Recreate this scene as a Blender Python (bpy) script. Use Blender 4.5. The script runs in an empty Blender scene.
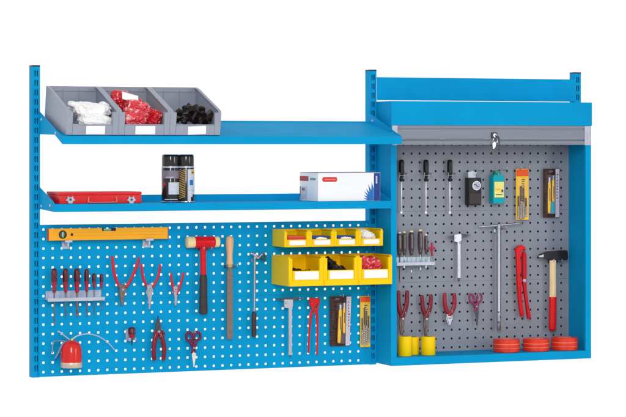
import bpy, bmesh, math, random
from mathutils import Vector, Matrix, noise
R = math.radians
random.seed(7)
sc = bpy.context.scene
COL = sc.collection

# ---------------------------------------------------------------- camera
PITCH = .038                       # hole pitch of the perforated panels
FPX, CX, YH = 2331., 313., 144.3   # focal length and eye level on a 626 px wide picture
YAW = R(22)
SN, CS = math.sin(YAW), math.cos(YAW)
CAM = Vector((-2.49052, -9.03945, .91064))
cd = bpy.data.cameras.new('camera'); cam = bpy.data.objects.new('camera', cd); COL.objects.link(cam)
cam.location = CAM
cam.rotation_euler = (R(90), 0, -YAW)
cd.sensor_width = 36; cd.lens = 36 * FPX / 626
cd.shift_y = -(208.5 - YH) / 626
cd.clip_start = .1; cd.clip_end = 200
sc.camera = cam

# ---------------------------------------------------------------- white studio surround and lamps
w = bpy.data.worlds.new('World'); sc.world = w; w.use_nodes = True
nt = w.node_tree; nt.nodes.clear()
out = nt.nodes.new('ShaderNodeOutputWorld'); bg = nt.nodes.new('ShaderNodeBackground')
tc = nt.nodes.new('ShaderNodeTexCoord'); sx = nt.nodes.new('ShaderNodeSeparateXYZ'); cr = nt.nodes.new('ShaderNodeValToRGB')
mr = nt.nodes.new('ShaderNodeMapRange'); mr.inputs[1].default_value = -1; mr.inputs[2].default_value = 1
nt.links.new(tc.outputs['Generated'], sx.inputs[0]); nt.links.new(sx.outputs['Y'], mr.inputs[0])
nt.links.new(mr.outputs[0], cr.inputs[0]); nt.links.new(cr.outputs[0], bg.inputs[0]); nt.links.new(bg.outputs[0], out.inputs[0])
e = cr.color_ramp.elements
e[0].position = 0; e[0].color = (.60, .60, .61, 1)
e[1].position = .80; e[1].color = (1, 1, 1, 1)
m_ = e.new(.50); m_.color = (.56, .56, .57, 1)
bg.inputs[1].default_value = 1.06

def area(name, loc, target, size, power, col=(1, 1, 1)):
    d = bpy.data.lights.new(name, 'AREA'); d.shape = 'RECTANGLE'; d.size = size[0]; d.size_y = size[1]; d.energy = power; d.color = col
    o = bpy.data.objects.new(name, d); COL.objects.link(o); o.location = loc
    o.rotation_euler = (Vector(target) - Vector(loc)).to_track_quat('-Z', 'Y').to_euler()
    return o
area('key_softbox', (-2.3, -8.2, 2.9), (1.1, 0, .6), (.9, 3.8), 330, (1, .985, .96))
area('fill_softbox', (4.8, -7.0, 1.6), (1.2, 0, .6), (1.0, 3.4), 80, (.97, .985, 1))
sc.view_settings.view_transform = 'Standard'; sc.view_settings.look = 'None'
sc.view_settings.exposure = 0; sc.view_settings.gamma = 1
sc.view_settings.use_curve_mapping = False

# ---------------------------------------------------------------- helpers
def at(px, py, Y):
    """point of the plane y = Y seen at a place of the 626 x 417 photograph"""
    u, v = px - CX, YH - py
    d = Vector((FPX * SN + u * CS, FPX * CS - u * SN, v))
    t = (Y - CAM.y) / d.y
    p = CAM + d * t
    return Vector((p.x, Y, p.z))
def xz(px, py, Y):
    p = at(px, py, Y); return (p.x, p.z)
def mpx(px, Y):                    # metres per pixel, vertically
    u = px - CX
    return ((Y - CAM.y) / (FPX * CS - u * SN))

def s2l(c): return c / 12.92 if c <= .04045 else ((c + .055) / 1.055) ** 2.4
def rgb(r, g, b): return (s2l(r / 255), s2l(g / 255), s2l(b / 255), 1)

MATS = {}
def mat(name, col, rough=.45, metal=0., var=.08, scale=40., bump=.0, bscale=300., stretch=(1, 1, 1), coat=0., spec=.3, alpha=1., col2=None, rvar=.12, trans=0.):
    m = bpy.data.materials.new(name); m.use_nodes = True
    n = m.node_tree; b = n.nodes['Principled BSDF']; L = n.links.new
    c = n.nodes.new('ShaderNodeTexCoord'); mp = n.nodes.new('ShaderNodeMapping'); mp.inputs['Scale'].default_value = stretch
    L(c.outputs['Object'], mp.inputs[0])
    nz = n.nodes.new('ShaderNodeTexNoise'); nz.inputs['Scale'].default_value = scale; nz.inputs['Detail'].default_value = 5
    L(mp.outputs[0], nz.inputs['Vector'])
    mx = n.nodes.new('ShaderNodeMix'); mx.data_type = 'RGBA'
    a = tuple(x * (1 - var) for x in col[:3]) + (1,); d = tuple(min(1, x * (1 + var)) for x in col[:3]) + (1,)
    if col2: a, d = col, col2
    mx.inputs[6].default_value = a; mx.inputs[7].default_value = d
    r = n.nodes.new('ShaderNodeMapRange'); r.inputs[1].default_value = .32; r.inputs[2].default_value = .68
    L(nz.outputs['Fac'], r.inputs[0]); L(r.outputs[0], mx.inputs[0]); L(mx.outputs[2], b.inputs['Base Color'])
    rr = n.nodes.new('ShaderNodeMapRange'); rr.inputs[3].default_value = max(.03, rough - rvar / 2); rr.inputs[4].default_value = min(1, rough + rvar / 2)
    nz2 = n.nodes.new('ShaderNodeTexNoise'); nz2.inputs['Scale'].default_value = scale * .31; nz2.inputs['Detail'].default_value = 6
    L(mp.outputs[0], nz2.inputs['Vector']); L(nz2.outputs['Fac'], rr.inputs[0]); L(rr.outputs[0], b.inputs['Roughness'])
    b.inputs['Metallic'].default_value = metal; b.inputs['Specular IOR Level'].default_value = spec
    b.inputs['Coat Weight'].default_value = coat; b.inputs['Coat Roughness'].default_value = .12
    b.inputs['Alpha'].default_value = alpha; b.inputs['Transmission Weight'].default_value = trans
    if bump:
        nb = n.nodes.new('ShaderNodeTexNoise'); nb.inputs['Scale'].default_value = bscale; nb.inputs['Detail'].default_value = 3
        L(mp.outputs[0], nb.inputs['Vector'])
        bp = n.nodes.new('ShaderNodeBump'); bp.inputs['Strength'].default_value = bump; bp.inputs['Distance'].default_value = .002
        L(nb.outputs['Fac'], bp.inputs['Height']); L(bp.outputs[0], b.inputs['Normal'])
    MATS[name] = m
    return m

BLUE = mat('blue_powder_coat', rgb(10, 152, 207), .55, spec=.03, var=.05, scale=5, bump=.05, bscale=900)
GREYP = mat('grey_powder_coat', rgb(142, 147, 158), .5, spec=.2, var=.05, scale=14, bump=.06, bscale=900)
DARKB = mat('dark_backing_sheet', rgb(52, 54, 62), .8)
SHUT = mat('shutter_aluminium', rgb(128, 135, 147), .45, metal=.1, var=.05, scale=30, stretch=(.1, 1, 6))
CAPG = mat('pale_grey_plastic', rgb(186, 188, 204), .5)
BLKP = mat('black_plastic', rgb(28, 26, 29), .38, var=.2, bump=.05)
BLKR = mat('black_rubber', rgb(62, 52, 54), .6, var=.2, bump=.1, bscale=500)
BING = mat('grey_bin_plastic', rgb(152, 159, 174), .42, var=.05, scale=12, bump=.05, bscale=500)
BINY = mat('yellow_bin_plastic', rgb(255, 208, 0), .42, spec=.15, var=.02, scale=12, bump=.04, bscale=500)
WHITE = mat('white_card', rgb(246, 246, 246), .6, var=.015)
PAPER = mat('white_paper_label', rgb(250, 250, 248), .7, var=.02)
REDP = mat('red_paint', rgb(216, 16, 26), .36, var=.08, coat=.1, spec=.2)
REDB = mat('red_box_enamel', rgb(216, 30, 36), .4, var=.07, scale=20, bump=.06, bscale=60)
REDG = mat('red_grip_plastic', rgb(206, 26, 46), .36, var=.1, coat=.1, spec=.2)
DRED = mat('dark_red_grip', rgb(124, 12, 34), .3, var=.18, coat=.25)
WINE = mat('wine_red_handle', rgb(164, 18, 46), .22, var=.3, scale=55, coat=.5)
BROWNR = mat('dark_wine_handle', rgb(92, 18, 30), .2, var=.4, scale=60, coat=.5)
PURP = mat('purple_plastic', rgb(104, 30, 68), .35, var=.2)
PINKP = mat('pink_purple_plastic', rgb(144, 46, 86), .35, var=.2)
STEEL = mat('polished_steel', rgb(178, 178, 188), .3, metal=.85, var=.06, scale=20, rvar=.05)
CHROME = mat('chrome', rgb(196, 196, 206), .2, metal=.9, var=.03, scale=12, rvar=.03)
DSTEEL = mat('dark_steel', rgb(84, 82, 90), .4, metal=.8, var=.25, scale=70, bump=.06)
GSTEEL = mat('grey_forged_steel', rgb(124, 108, 104), .42, metal=.6, var=.2, scale=70, bump=.1)
RASP = mat('file_cut_steel', rgb(132, 116, 112), .55, metal=.5, var=.25, scale=220, bump=.5, bscale=420, stretch=(1, 1, 1.6))
LSTEEL = mat('light_zinc', rgb(188, 194, 208), .4, metal=.35, var=.08, scale=40)
RACKM = mat('rack_zinc', rgb(176, 190, 214), .36, metal=.2, var=.14, scale=30)
WOOD = mat('pale_wood', rgb(236, 190, 150), .5, scale=60, stretch=(3, 3, .25), col2=rgb(222, 166, 122))
ASHW = mat('ash_wood', rgb(246, 222, 180), .5, scale=60, stretch=(3, 3, .2), col2=rgb(226, 192, 142))
CREAM = mat('cream_nylon', rgb(240, 216, 158), .5, var=.06, scale=60)
LEVEL = mat('amber_level_paint', rgb(252, 172, 12), .36, var=.03, scale=15, coat=.2)
VIALG = mat('green_vial_liquid', rgb(150, 196, 140), .15, var=.2, coat=.5)
YELT = mat('yellow_roll', rgb(255, 212, 0), .45, spec=.15, var=.03, scale=25)
ORED = mat('red_tape', rgb(228, 50, 30), .36, coat=.3, var=.12, scale=30, bump=.04)
SALM = mat('pale_salmon_red', rgb(246, 128, 92), .45, var=.1)
TEAL = mat('teal_plastic', rgb(0, 168, 178), .4, spec=.15, var=.06)
TEALD = mat('teal_green_plastic', rgb(20, 140, 120), .36, var=.06)
PALEY = mat('pale_yellow_label', rgb(246, 232, 136), .6, var=.06)
ORANGE = mat('orange_card', rgb(242, 84, 20), .42, var=.1, scale=90)
YCARD = mat('yellow_card', rgb(255, 200, 30), .4, var=.06, scale=60, spec=.2)
BCARD = mat('black_card', rgb(30, 22, 26), .45, scale=75, spec=.2, col2=rgb(84, 50, 42))
LILAC = mat('pale_lilac_card', rgb(206, 198, 218), .45, var=.08, scale=90)
YKNIFE = mat('yellow_knife_plastic', rgb(255, 196, 20), .34, var=.05)
AQUA = mat('aqua_card', rgb(16, 150, 176), .4, var=.08)
BRASS = mat('brass', rgb(206, 172, 110), .35, metal=.7, var=.1)
REDC = mat('red_can_enamel', rgb(216, 24, 20), .24, var=.08, coat=.5)
NAVY = mat('navy_print', rgb(20, 60, 140), .45, var=.06)
BURST = mat('blue_print', rgb(16, 110, 186), .45, var=.06)
GREEN = mat('green_print', rgb(90, 160, 140), .5, var=.05)
LGREY = mat('light_grey_print', rgb(206, 204, 216), .5, var=.2, scale=120)
REDPR = mat('red_print', rgb(212, 54, 56), .5, var=.06)
DREDPR = mat('dark_red_print', rgb(176, 34, 52), .5, var=.06)
GREYPR = mat('grey_print', rgb(128, 118, 134), .4, var=.1, scale=100)
FILM = mat('clear_blister_film', rgb(240, 240, 245), .08, alpha=.05, var=0, spec=.5)
BAGW = mat('white_bag_film', rgb(244, 244, 244), .3, var=.02, scale=20, bump=.12, bscale=30, coat=.4)
BAGR = mat('red_bag_film', rgb(196, 18, 36), .25, scale=34, col2=rgb(220, 40, 54), bump=.18, bscale=36, coat=.5)
BAGP = mat('red_bag_white_print_and_glints', rgb(200, 26, 40), .25, scale=42, col2=rgb(232, 64, 78), bump=.18, bscale=36, coat=.8)
def streaks(m, scale, lo, hi, col):
    n = m.node_tree; b = n.nodes['Principled BSDF']; src = b.inputs['Base Color'].links[0].from_socket
    c = n.nodes.new('ShaderNodeTexCoord'); z = n.nodes.new('ShaderNodeTexNoise'); z.inputs['Scale'].default_value = scale; z.inputs['Detail'].default_value = 2; z.inputs['Distortion'].default_value = 1.2
    r = n.nodes.new('ShaderNodeMapRange'); r.inputs[1].default_value = lo; r.inputs[2].default_value = hi
    x = n.nodes.new('ShaderNodeMix'); x.data_type = 'RGBA'; x.inputs[7].default_value = col
    n.links.new(c.outputs['Object'], z.inputs['Vector']); n.links.new(z.outputs['Fac'], r.inputs[0]); n.links.new(r.outputs[0], x.inputs[0])
    n.links.new(src, x.inputs[6]); n.links.new(x.outputs[2], b.inputs['Base Color'])
streaks(BAGP, 40, .58, .72, rgb(252, 226, 226)); streaks(BAGR, 44, .64, .80, rgb(250, 200, 200))  # streaks paint white highlights into the film colour, plus print on the printed bag
PARTS = mat('black_rubber_parts', rgb(26, 18, 18), .42, var=.4, scale=50, bump=.1)
GOLDS = mat('gold_stripe_print', rgb(190, 156, 92), .35, var=.1)

def link(name, bm, m, parent=None, smooth=None, shift=None):
    if shift is not None: bmesh.ops.translate(bm, verts=bm.verts, vec=-Vector(shift))
    bmesh.ops.recalc_face_normals(bm, faces=bm.faces)
    me = bpy.data.meshes.new(name); bm.to_mesh(me); bm.free()
    o = bpy.data.objects.new(name, me); COL.objects.link(o)
    ms = m if isinstance(m, (list, tuple)) else [m]
    for q in ms: me.materials.append(q)
    if smooth is not None:
        me.polygons.foreach_set('use_smooth', [True] * len(me.polygons))
        if smooth < 180: me.set_sharp_from_angle(angle=R(smooth))
    if parent is not None: o.parent = parent
    return o
def tag(o, label, cat, group=None, kind=None):
    o['label'] = label; o['category'] = cat
    if group: o['group'] = group
    if kind: o['kind'] = kind
    return o
def thing(name, label, cat, loc, group=None, rot=(0, 0, 0)):
    o = bpy.data.objects.new(name, None); COL.objects.link(o); o.location = loc; o.rotation_euler = rot
    o.empty_display_size = .05
    return tag(o, label, cat, group)
def part(root, name, bm, m, smooth=35, parent=None):
    """bm holds world coordinates; the part is stored relative to its (unrotated) thing"""
    return link(name, bm, m, parent or root, smooth, root.location)
def lpart(root, name, bm, m, smooth=35, parent=None):
    return link(name, bm, m, parent or root, smooth)
def solo(name, bm, m, label, cat, loc, group=None, smooth=35, kind=None):
    o = link(name, bm, m, None, smooth, loc); o.location = loc
    return tag(o, label, cat, group, kind)

def NB(): return bmesh.new()
def box(bm, x0, x1, y0, y1, z0, z1, bev=0.):
    r = bmesh.ops.create_cube(bm, size=1)
    vs = r['verts']
    for v in vs: v.co = Vector((x0 + (v.co.x + .5) * (x1 - x0), y0 + (v.co.y + .5) * (y1 - y0), z0 + (v.co.z + .5) * (z1 - z0)))
    if bev:
        es = list({e for v in vs for e in v.link_edges})
        bmesh.ops.bevel(bm, geom=es, offset=bev, segments=2, affect='EDGES', profile=.6)
    return bm
def prism(bm, pts, y0, y1, bev=0., axis='Y'):
    """outline pts (x, z) extruded from y0 (front) to y1; axis X: pts are (y, z), extruded over x"""
    f = (lambda p, d: (p[0], d, p[1])) if axis == 'Y' else (lambda p, d: (d, p[0], p[1]))
    a = [bm.verts.new(f(p, y0)) for p in pts]; b = [bm.verts.new(f(p, y1)) for p in pts]
    fa = bm.faces.new(a); bm.faces.new(b[::-1]); k = len(pts)
    for i in range(k): bm.faces.new((a[i], a[(i + 1) % k], b[(i + 1) % k], b[i]))
    if bev:
        es = [e for e in fa.edges]
        try: bmesh.ops.bevel(bm, geom=es, offset=bev, segments=2, affect='EDGES', clamp_overlap=True)
        except Exception: pass
    return bm
def cat_rom(pts, rad, n):
    P_ = [Vector(p) for p in pts]; o = []; ro = []
    for i in range(len(P_) - 1):
        p0 = P_[max(i - 1, 0)]; p1 = P_[i]; p2 = P_[i + 1]; p3 = P_[min(i + 2, len(P_) - 1)]
        for j in range(n):
            t = j / n
            o.append(.5 * ((2 * p1) + (p2 - p0) * t + (2 * p0 - 5 * p1 + 4 * p2 - p3) * t * t + (3 * p1 - p0 - 3 * p2 + p3) * t ** 3))
            ro.append(rad[i] * (1 - t) + rad[i + 1] * t)
    o.append(P_[-1]); ro.append(rad[-1])
    return o, ro
def tube(bm, pts, rad, n=10, flat=1., ref=(0, 1, 0), smooth=4, closed=False, caps=True):
    """round rod through pts; flat scales the section along ref"""
    if not isinstance(rad, (list, tuple)): rad = [rad] * len(pts)
    rad = list(rad)
    if smooth > 1 and len(pts) > 2 and not closed: pts, rad = cat_rom(pts, rad, smooth)
    pts = [Vector(p) for p in pts]; ref = Vector(ref)
    rings = []; k = len(pts)
    for i, p in enumerate(pts):
        t = (pts[(i + 1) % k] - pts[i - 1]) if closed else (pts[min(i + 1, k - 1)] - pts[max(i - 1, 0)])
        t.normalize(); a = ref - t * ref.dot(t)
        if a.length < 1e-4: a = t.orthogonal()
        a.normalize(); b = t.cross(a)
        rings.append([bm.verts.new(p + (a * math.cos(q) * flat + b * math.sin(q)) * rad[i]) for q in (2 * math.pi * j / n for j in range(n))])
    for i in range(k if closed else k - 1):
        A, B = rings[i], rings[(i + 1) % k]
        for j in range(n): bm.faces.new((A[j], A[(j + 1) % n], B[(j + 1) % n], B[j]))
    if caps and not closed:
        for A, s, p, i in ((rings[0], -1, pts[0], 0), (rings[-1], 1, pts[-1], -1)):
            t = (pts[1] - pts[0]) if i == 0 else (pts[-1] - pts[-2]); t.normalize()
            c = bm.verts.new(p + t * s * rad[i] * .5)
            r2 = [bm.verts.new(p + (v.co - p) * .72 + t * s * rad[i] * .36) for v in A]
            for j in range(n):
                q = (j + 1) % n
                f = (A[j], A[q], r2[q], r2[j]); bm.faces.new(f if s > 0 else f[::-1])
                f = (r2[j], r2[q], c); bm.faces.new(f if s > 0 else f[::-1])
    return bm
def lathe(bm, o, prof, n=24, axis='Z', flute=0., nf=6):
    """profile of (distance along the axis, radius)"""
    o = Vector(o); rings = []
    for t, r in prof:
        ring = []
        for j in range(n):
            q = 2 * math.pi * j / n; rr = max(r, 1e-5) * (1 + flute * math.cos(nf * q))
            c, s = rr * math.cos(q), rr * math.sin(q)
            v = {'Z': (c, s, t), 'X': (t, c, s), 'Y': (c, t, s)}[axis]
            ring.append(bm.verts.new(o + Vector(v)))
        rings.append(ring)
    for A, B in zip(rings, rings[1:]):
        for j in range(n): bm.faces.new((A[j], A[(j + 1) % n], B[(j + 1) % n], B[j]))
    bm.faces.new(rings[0][::-1]); bm.faces.new(rings[-1])
    return bm
def patch(bm, cx, cy, r, a0, a1, z0, z1, n=14, th=.0004):
    th = th + .0004 * abs(a1 - a0 < 60)
    """label lying round a can, angles seen from above, -90 facing the viewer"""
    A = []
    for rr in (r + th, r - .0002):
        A.append([[bm.verts.new((cx + rr * math.cos(R(a0 + (a1 - a0) * i / n)), cy + rr * math.sin(R(a0 + (a1 - a0) * i / n)), z)) for i in range(n + 1)] for z in (z0, z1)])
    o, i_ = A
    for k in range(n):
        bm.faces.new((o[0][k], o[0][k + 1], o[1][k + 1], o[1][k])); bm.faces.new((i_[0][k], i_[1][k], i_[1][k + 1], i_[0][k + 1]))
        bm.faces.new((o[1][k], o[1][k + 1], i_[1][k + 1], i_[1][k])); bm.faces.new((o[0][k], i_[0][k], i_[0][k + 1], o[0][k + 1]))
    for k in (0, n): bm.faces.new((o[0][k], o[1][k], i_[1][k], i_[0][k]))
    return bm
def ellipse(c, rx, rz, n=28, tilt=0.):
    ct, st = math.cos(tilt), math.sin(tilt); o = []
    for j in range(n):
        q = 2 * math.pi * j / n; a, b = rx * math.cos(q), rz * math.sin(q)
        o.append(Vector((c[0] + a * ct - b * st, c[1], c[2] + a * st + b * ct)))
    return o
def perforated(bm, x0, x1, z0, z1, xs, zs, half, ch, y, th):
    """sheet with real chamfered square holes at xs x zs; front at y, thickness th"""
    def hole(cx, cz):
        h, c = half, half - ch
        return [(cx - c, cz - h), (cx + c, cz - h), (cx + h, cz - c), (cx + h, cz + c), (cx + c, cz + h), (cx - c, cz + h), (cx - h, cz + c), (cx - h, cz - c)]
    xe = [x0] + [(a + b) / 2 for a, b in zip(xs, xs[1:])] + [x1]
    ze = [z0] + [(a + b) / 2 for a, b in zip(zs, zs[1:])] + [z1]
    cache = {}
    def V(x, z, yy):
        k = (round(x, 5), round(z, 5), yy)
        if k not in cache: cache[k] = bm.verts.new((x, yy, z))
        return cache[k]
    for i, cx in enumerate(xs):
        for j, cz in enumerate(zs):
            C = [(xe[i], ze[j]), (xe[i + 1], ze[j]), (xe[i + 1], ze[j + 1]), (xe[i], ze[j + 1])]
            H = hole(cx, cz)
            for yy, rev in ((y, 0), (y + th, 1)):
                c = [V(*p, yy) for p in C]; h = [V(*p, yy) for p in H]
                fs = [(c[0], c[1], h[1], h[0]), (c[1], h[2], h[1]), (c[1], c[2], h[3], h[2]), (c[2], h[4], h[3]), (c[2], c[3], h[5], h[4]), (c[3], h[6], h[5]), (c[3], c[0], h[7], h[6]), (c[0], h[0], h[7])]
                for f in fs: bm.faces.new(f[::-1] if rev else f)
            for k in range(8):
                a, b = H[k], H[(k + 1) % 8]
                bm.faces.new((V(*a, y), V(*b, y), V(*b, y + th), V(*a, y + th)))
    def edge(seq):
        for a, b in zip(seq, seq[1:]): bm.faces.new((V(*a, y), V(*a, y + th), V(*b, y + th), V(*b, y)))
    edge([(x, z0) for x in xe]); edge([(x, z1) for x in xe][::-1]); edge([(x0, z) for z in ze][::-1]); edge([(x1, z) for z in ze])
    return bm

# ---------------------------------------------------------------- uprights
PZ0, PZ1 = -.0215, 1.221
def upright(x0, label):
    x1 = x0 + .032; yf, yb = .012, .057
    t = thing('upright_post', label, 'post', (x0 + .016, .034, PZ0), 'slotted blue uprights')
    bm = NB()
    xb = [x0, x0 + .0095, x0 + .0145, x0 + .0185, x0 + .0235, x1]
    zb = [PZ0]; z = .0035 + .0
    slots = []
    while z + .024 < PZ1 - .006:
        slots.append((z, z + .024)); zb += [z, z + .024]; z += PITCH
    zb.append(PZ1)
    cache = {}
    def V(x, y, z):
        k = (round(x, 5), round(y, 5), round(z, 5))
        if k not in cache: cache[k] = bm.verts.new((x, y, z))
        return cache[k]
    for i in range(5):
        for j in range(len(zb) - 1):
            if i in (1, 3) and j % 2 == 1:
                for y0, y1 in ((yf, yf + .003),):
                    a, b, c, d = (xb[i], zb[j]), (xb[i + 1], zb[j]), (xb[i + 1], zb[j + 1]), (xb[i], zb[j + 1])
                    for p, q in ((a, b), (b, c), (c, d), (d, a)):
                        bm.faces.new((V(p[0], y0, p[1]), V(p[0], y1, p[1]), V(q[0], y1, q[1]), V(q[0], y0, q[1])))
                continue
            bm.faces.new((V(xb[i], yf, zb[j]), V(xb[i + 1], yf, zb[j]), V(xb[i + 1], yf, zb[j + 1]), V(xb[i], yf, zb[j + 1])))
    box_faces = [((x0, yf), (x0, yb)), ((x0, yb), (x1, yb)), ((x1, yb), (x1, yf))]
    for (ax, ay), (bx_, by) in box_faces:
        v = [bm.verts.new(p) for p in ((ax, ay, PZ0), (bx_, by, PZ0), (bx_, by, PZ1), (ax, ay, PZ1))]; bm.faces.new(v)
    bmesh.ops.remove_doubles(bm, verts=bm.verts, dist=1e-5)
    part(t, 'slotted_tube', bm, BLUE, None)
    bm = box(NB(), x0 - .0008, x1 + .0008, yf - .0008, yb + .0008, PZ1, PZ1 + .006, .0015)
    part(t, 'end_cap', bm, BLKP)
    return t
upright(-.0429, 'tall slotted blue upright beside the red toolbox and grey bins')
upright(1.4241, 'slotted blue upright between the shelves and the shuttered cabinet')
upright(2.4036, 'slotted blue upright whose top alone shows, right above the cabinet')

# ---------------------------------------------------------------- blue perforated panels
XS = [i * PITCH for i in range(38)]
for z0, lab in ((0, 'blue perforated panel holding the oil can and scissors, below the seam'), (8, 'blue perforated panel with the spirit level and yellow bins, above the seam')):
    zs = [(z0 + j) * PITCH for j in range(8)]
    xa, xb_ = -.0175, 1.4255; za, zb_ = zs[0] - .0187, zs[-1] + .0187
    t = thing('perforated_panel', lab, 'tool panel', (.7, 0, za), 'blue perforated tool panels')
    part(t, 'perforated_sheet', perforated(NB(), xa, xb_, za, zb_, XS, zs, .0049, .0022, 0., .0015), BLUE, None)
    bm = NB()
    box(bm, xa, xb_, .0018, .0115, zb_ - .0016, zb_ - .0001); box(bm, xa, xb_, .0018, .0115, za + .0001, za + .0016)
    part(t, 'folded_edge', bm, BLUE, None)

# ---------------------------------------------------------------- shelves
def shelf(label, depth, zb, zf, lip, plate, rim, name='shelf'):
    """zb / zf: surface height at the back / front"""
    x0, x1 = -.0165, 1.4215
    t = thing(name, label, 'shelf', (.7, 0, zf), 'blue steel shelves')
    bm = NB()
    yb, yf = .008, -depth
    s = (zb - zf) / (yb - yf)
    prof = [(yb, zb + rim), (yb, zb - .0016), (yf + .0012, zf - .0016), (yf + .0012, zf - lip), (yf, zf - lip), (yf, zf - .0008), (yf + .0008, zf), (yb - .0016, zb), (yb - .0016, zb + rim)]
    prism(bm, prof, x0 + .0022, x1 - .0022, 0, 'X')
    part(t, 'shelf_tray', bm, BLUE, 25)
    for a, b in ((x0, x0 + .002), (x1 - .002, x1)):
        o = part(t, 'end_bracket', prism(NB(), plate, a, b, 0, 'X'), BLUE, None)
        sgn = -1 if a == x0 else 1
        xo = a if sgn < 0 else b
        for (yy, zz) in ((-.03, zb + .006 if rim < .01 else zb - .012), (-depth * .72, zf + (.012 if rim < .01 else -.006))):
            bm = lathe(NB(), ((a + b) / 2, yy, zz), [(-.004, .004), (-.0025, .0058), (-.001, .006), (.001, .006), (.0025, .0058), (.004, .004)], 14, 'X')
            part(t, 'bolt', bm, LSTEEL, 40, o)
    return t
US_B, US_F = 1.0037, .9425
shelf('upper blue shelf, tilted forwards, carrying three grey bins', .33, US_B, US_F, .0315,
      [(.0105, 1.0446), (.0105, .951), (-.225, .9477), (-.3295, .912), (-.3295, .9427), (-.29, .9535)], .004)
LS_Z = .6765
shelf('lower blue shelf carrying the red toolbox, spray cans and white box', .22, LS_Z, LS_Z, .031,
      [(.0105, .742), (.0105, .653), (-.2195, .6457), (-.2195, .6767), (-.19, .690)], .029)

# ---------------------------------------------------------------- cabinet with roller shutter
CX0, CX1, CYF, CYB, CZ0, CZ1 = 1.4568, 2.4028, -.14, .075, -.0148, 1.0915
FLOOR = .0192
t = CAB = thing('tool_cabinet', 'blue wall cabinet with grey perforated back and raised roller shutter', 'cabinet', (1.93, 0, CZ0))
for a, b, f0, f1 in ((CX0, CX0 + .0015, CX0, CX0 + .025), (CX1 - .0015, CX1, CX1 - .027, CX1)):
    bm = NB(); box(bm, a, b, CYF + .0015, CYB, CZ0, CZ1 - .0018)
    box(bm, f0, f1, CYF, CYF + .0014, FLOOR + .0002, .9895)
    fx = f1 if a == CX0 else f0
    box(bm, fx - .0012 if a == CX0 else fx, fx if a == CX0 else fx + .0012, CYF + .0015, CYF + .014, FLOOR + .001, .9895)
    part(t, 'side_panel', bm, BLUE, None)
bm = NB()
prism(bm, [(CYB - .002, FLOOR), (CYF + .0006, FLOOR), (CYF - .0006, FLOOR - .0012), (CYF - .0006, CZ0 - .0003), (CYF + .012, CZ0 - .0003), (CYF + .012, CZ0 + .001), (CYF + .0008, CZ0 + .001), (CYF + .0008, FLOOR - .0016), (CYB - .002, FLOOR - .0016)], CX0 + .0018, CX1 - .0018, 0, 'X')
box(bm, CX0, CX0 + .0017, CYF - .0006, CYF + .0013, CZ0 - .0003, FLOOR - .0002); box(bm, CX1 - .0017, CX1, CYF - .0006, CYF + .0013, CZ0 - .0003, FLOOR - .0002)
part(t, 'floor_tray', bm, BLUE, None)
bm = NB()
box(bm, CX0 - .0004, CX1 + .002, CYF - .004, CYF - .0025, .9905, CZ1, .0006)
box(bm, CX0 + .0018, CX1 - .0018, CYF - .002, CYB - .003, CZ1 - .0016, CZ1 - .0001)
part(t, 'hood', bm, BLUE, None)
GX = [2.3631 - (21 - i) * PITCH for i in range(22)]
for k in range(3):
    zs = [.0349 + (8 * k + j) * PITCH for j in range(8)]
    part(t, 'grey_perforated_panel', perforated(NB(), CX0 + .002, CX1 - .002, max(zs[0] - .0187, FLOOR + .0003), zs[-1] + .0187, GX, zs, .0046, .0022, .06, .0012), GREYP, None)
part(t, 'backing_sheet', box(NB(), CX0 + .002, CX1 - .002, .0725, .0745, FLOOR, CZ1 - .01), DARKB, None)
# shutter: bottom profile of the rolled-up curtain with end caps, and the curtain above it
SZ0, SZ1 = .908, .9895
sh = part(t, 'roller_shutter', prism(NB(), [(CYF - .002, SZ1), (CYF - .002, SZ1 - .010), (CYF + .0005, SZ1 - .012), (CYF + .0005, SZ1 - .015), (CYF - .0015, SZ1 - .018), (CYF - .0015, SZ0 + .0225), (CYF + .004, SZ0 + .0205), (CYF + .004, SZ0 + .0175), (CYF - .004, SZ0 + .016), (CYF - .004, SZ0 + .001), (CYF - .0025, SZ0), (CYF + .016, SZ0), (CYF + .016, SZ1)], CX0 + .0285, CX1 - .034, 0, 'X'), SHUT, 30)
for a, b in ((CX0 + .0035, CX0 + .028), (CX1 - .0335, CX1 - .003)):
    part(t, 'end_cap', box(NB(), a, b, CYF - .0045, CYF - .0004, SZ0 - .001, SZ1, .0012), CAPG, 35, sh)
bm = NB()
for k in range(3): lathe(bm, (CX0 + .004, -.05 - .02 * k + .03, 1.03), [(0, .05 - .008 * k), (CX1 - CX0 - .008, .05 - .008 * k)], 28, 'X')
part(t, 'curtain_roll', bm, SHUT, 30)
lp = at(493.6, 135.4, CYF)
lk = part(t, 'lock', box(NB(), lp.x - .0135, lp.x + .0135, CYF - .009, CYF - .0017, lp.z - .013, lp.z + .013, .003), DSTEEL)
bm = NB(); lathe(bm, (lp.x - .001, CYF - .009, lp.z), [(0, .0085), (-.004, .0085), (-.006, .0072), (-.006, .004), (-.005, .003)], 20, 'Y')
part(t, 'lock_cylinder', bm, CHROME, 35, lk)
bm = NB(); kx = lp.x + .016; ky = CYF - .016
tube(bm, [(lp.x, CYF - .014, lp.z), (lp.x + .004, CYF - .02, lp.z - .004), (kx, ky, lp.z - .012), (kx + .001, ky, lp.z - .045)], [.0022, .0024, .004, .0045], 8, .5)
tube(bm, [(kx + .001, ky, lp.z - .045), (kx + .0015, ky, lp.z - .066)], [.003, .002], 8, .5)
part(t, 'key', bm, DSTEEL, 40, lk)
bm = NB(); tube(bm, ellipse((lp.x - .001, CYF - .017, lp.z - .022), .010, .013), .0011, 6, closed=True)
prism(bm, [(lp.x - .014, lp.z - .034), (lp.x - .004, lp.z - .026), (lp.x + .002, lp.z - .036), (lp.x - .003, lp.z - .052), (lp.x - .012, lp.z - .058)], CYF - .019, CYF - .017)
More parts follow.
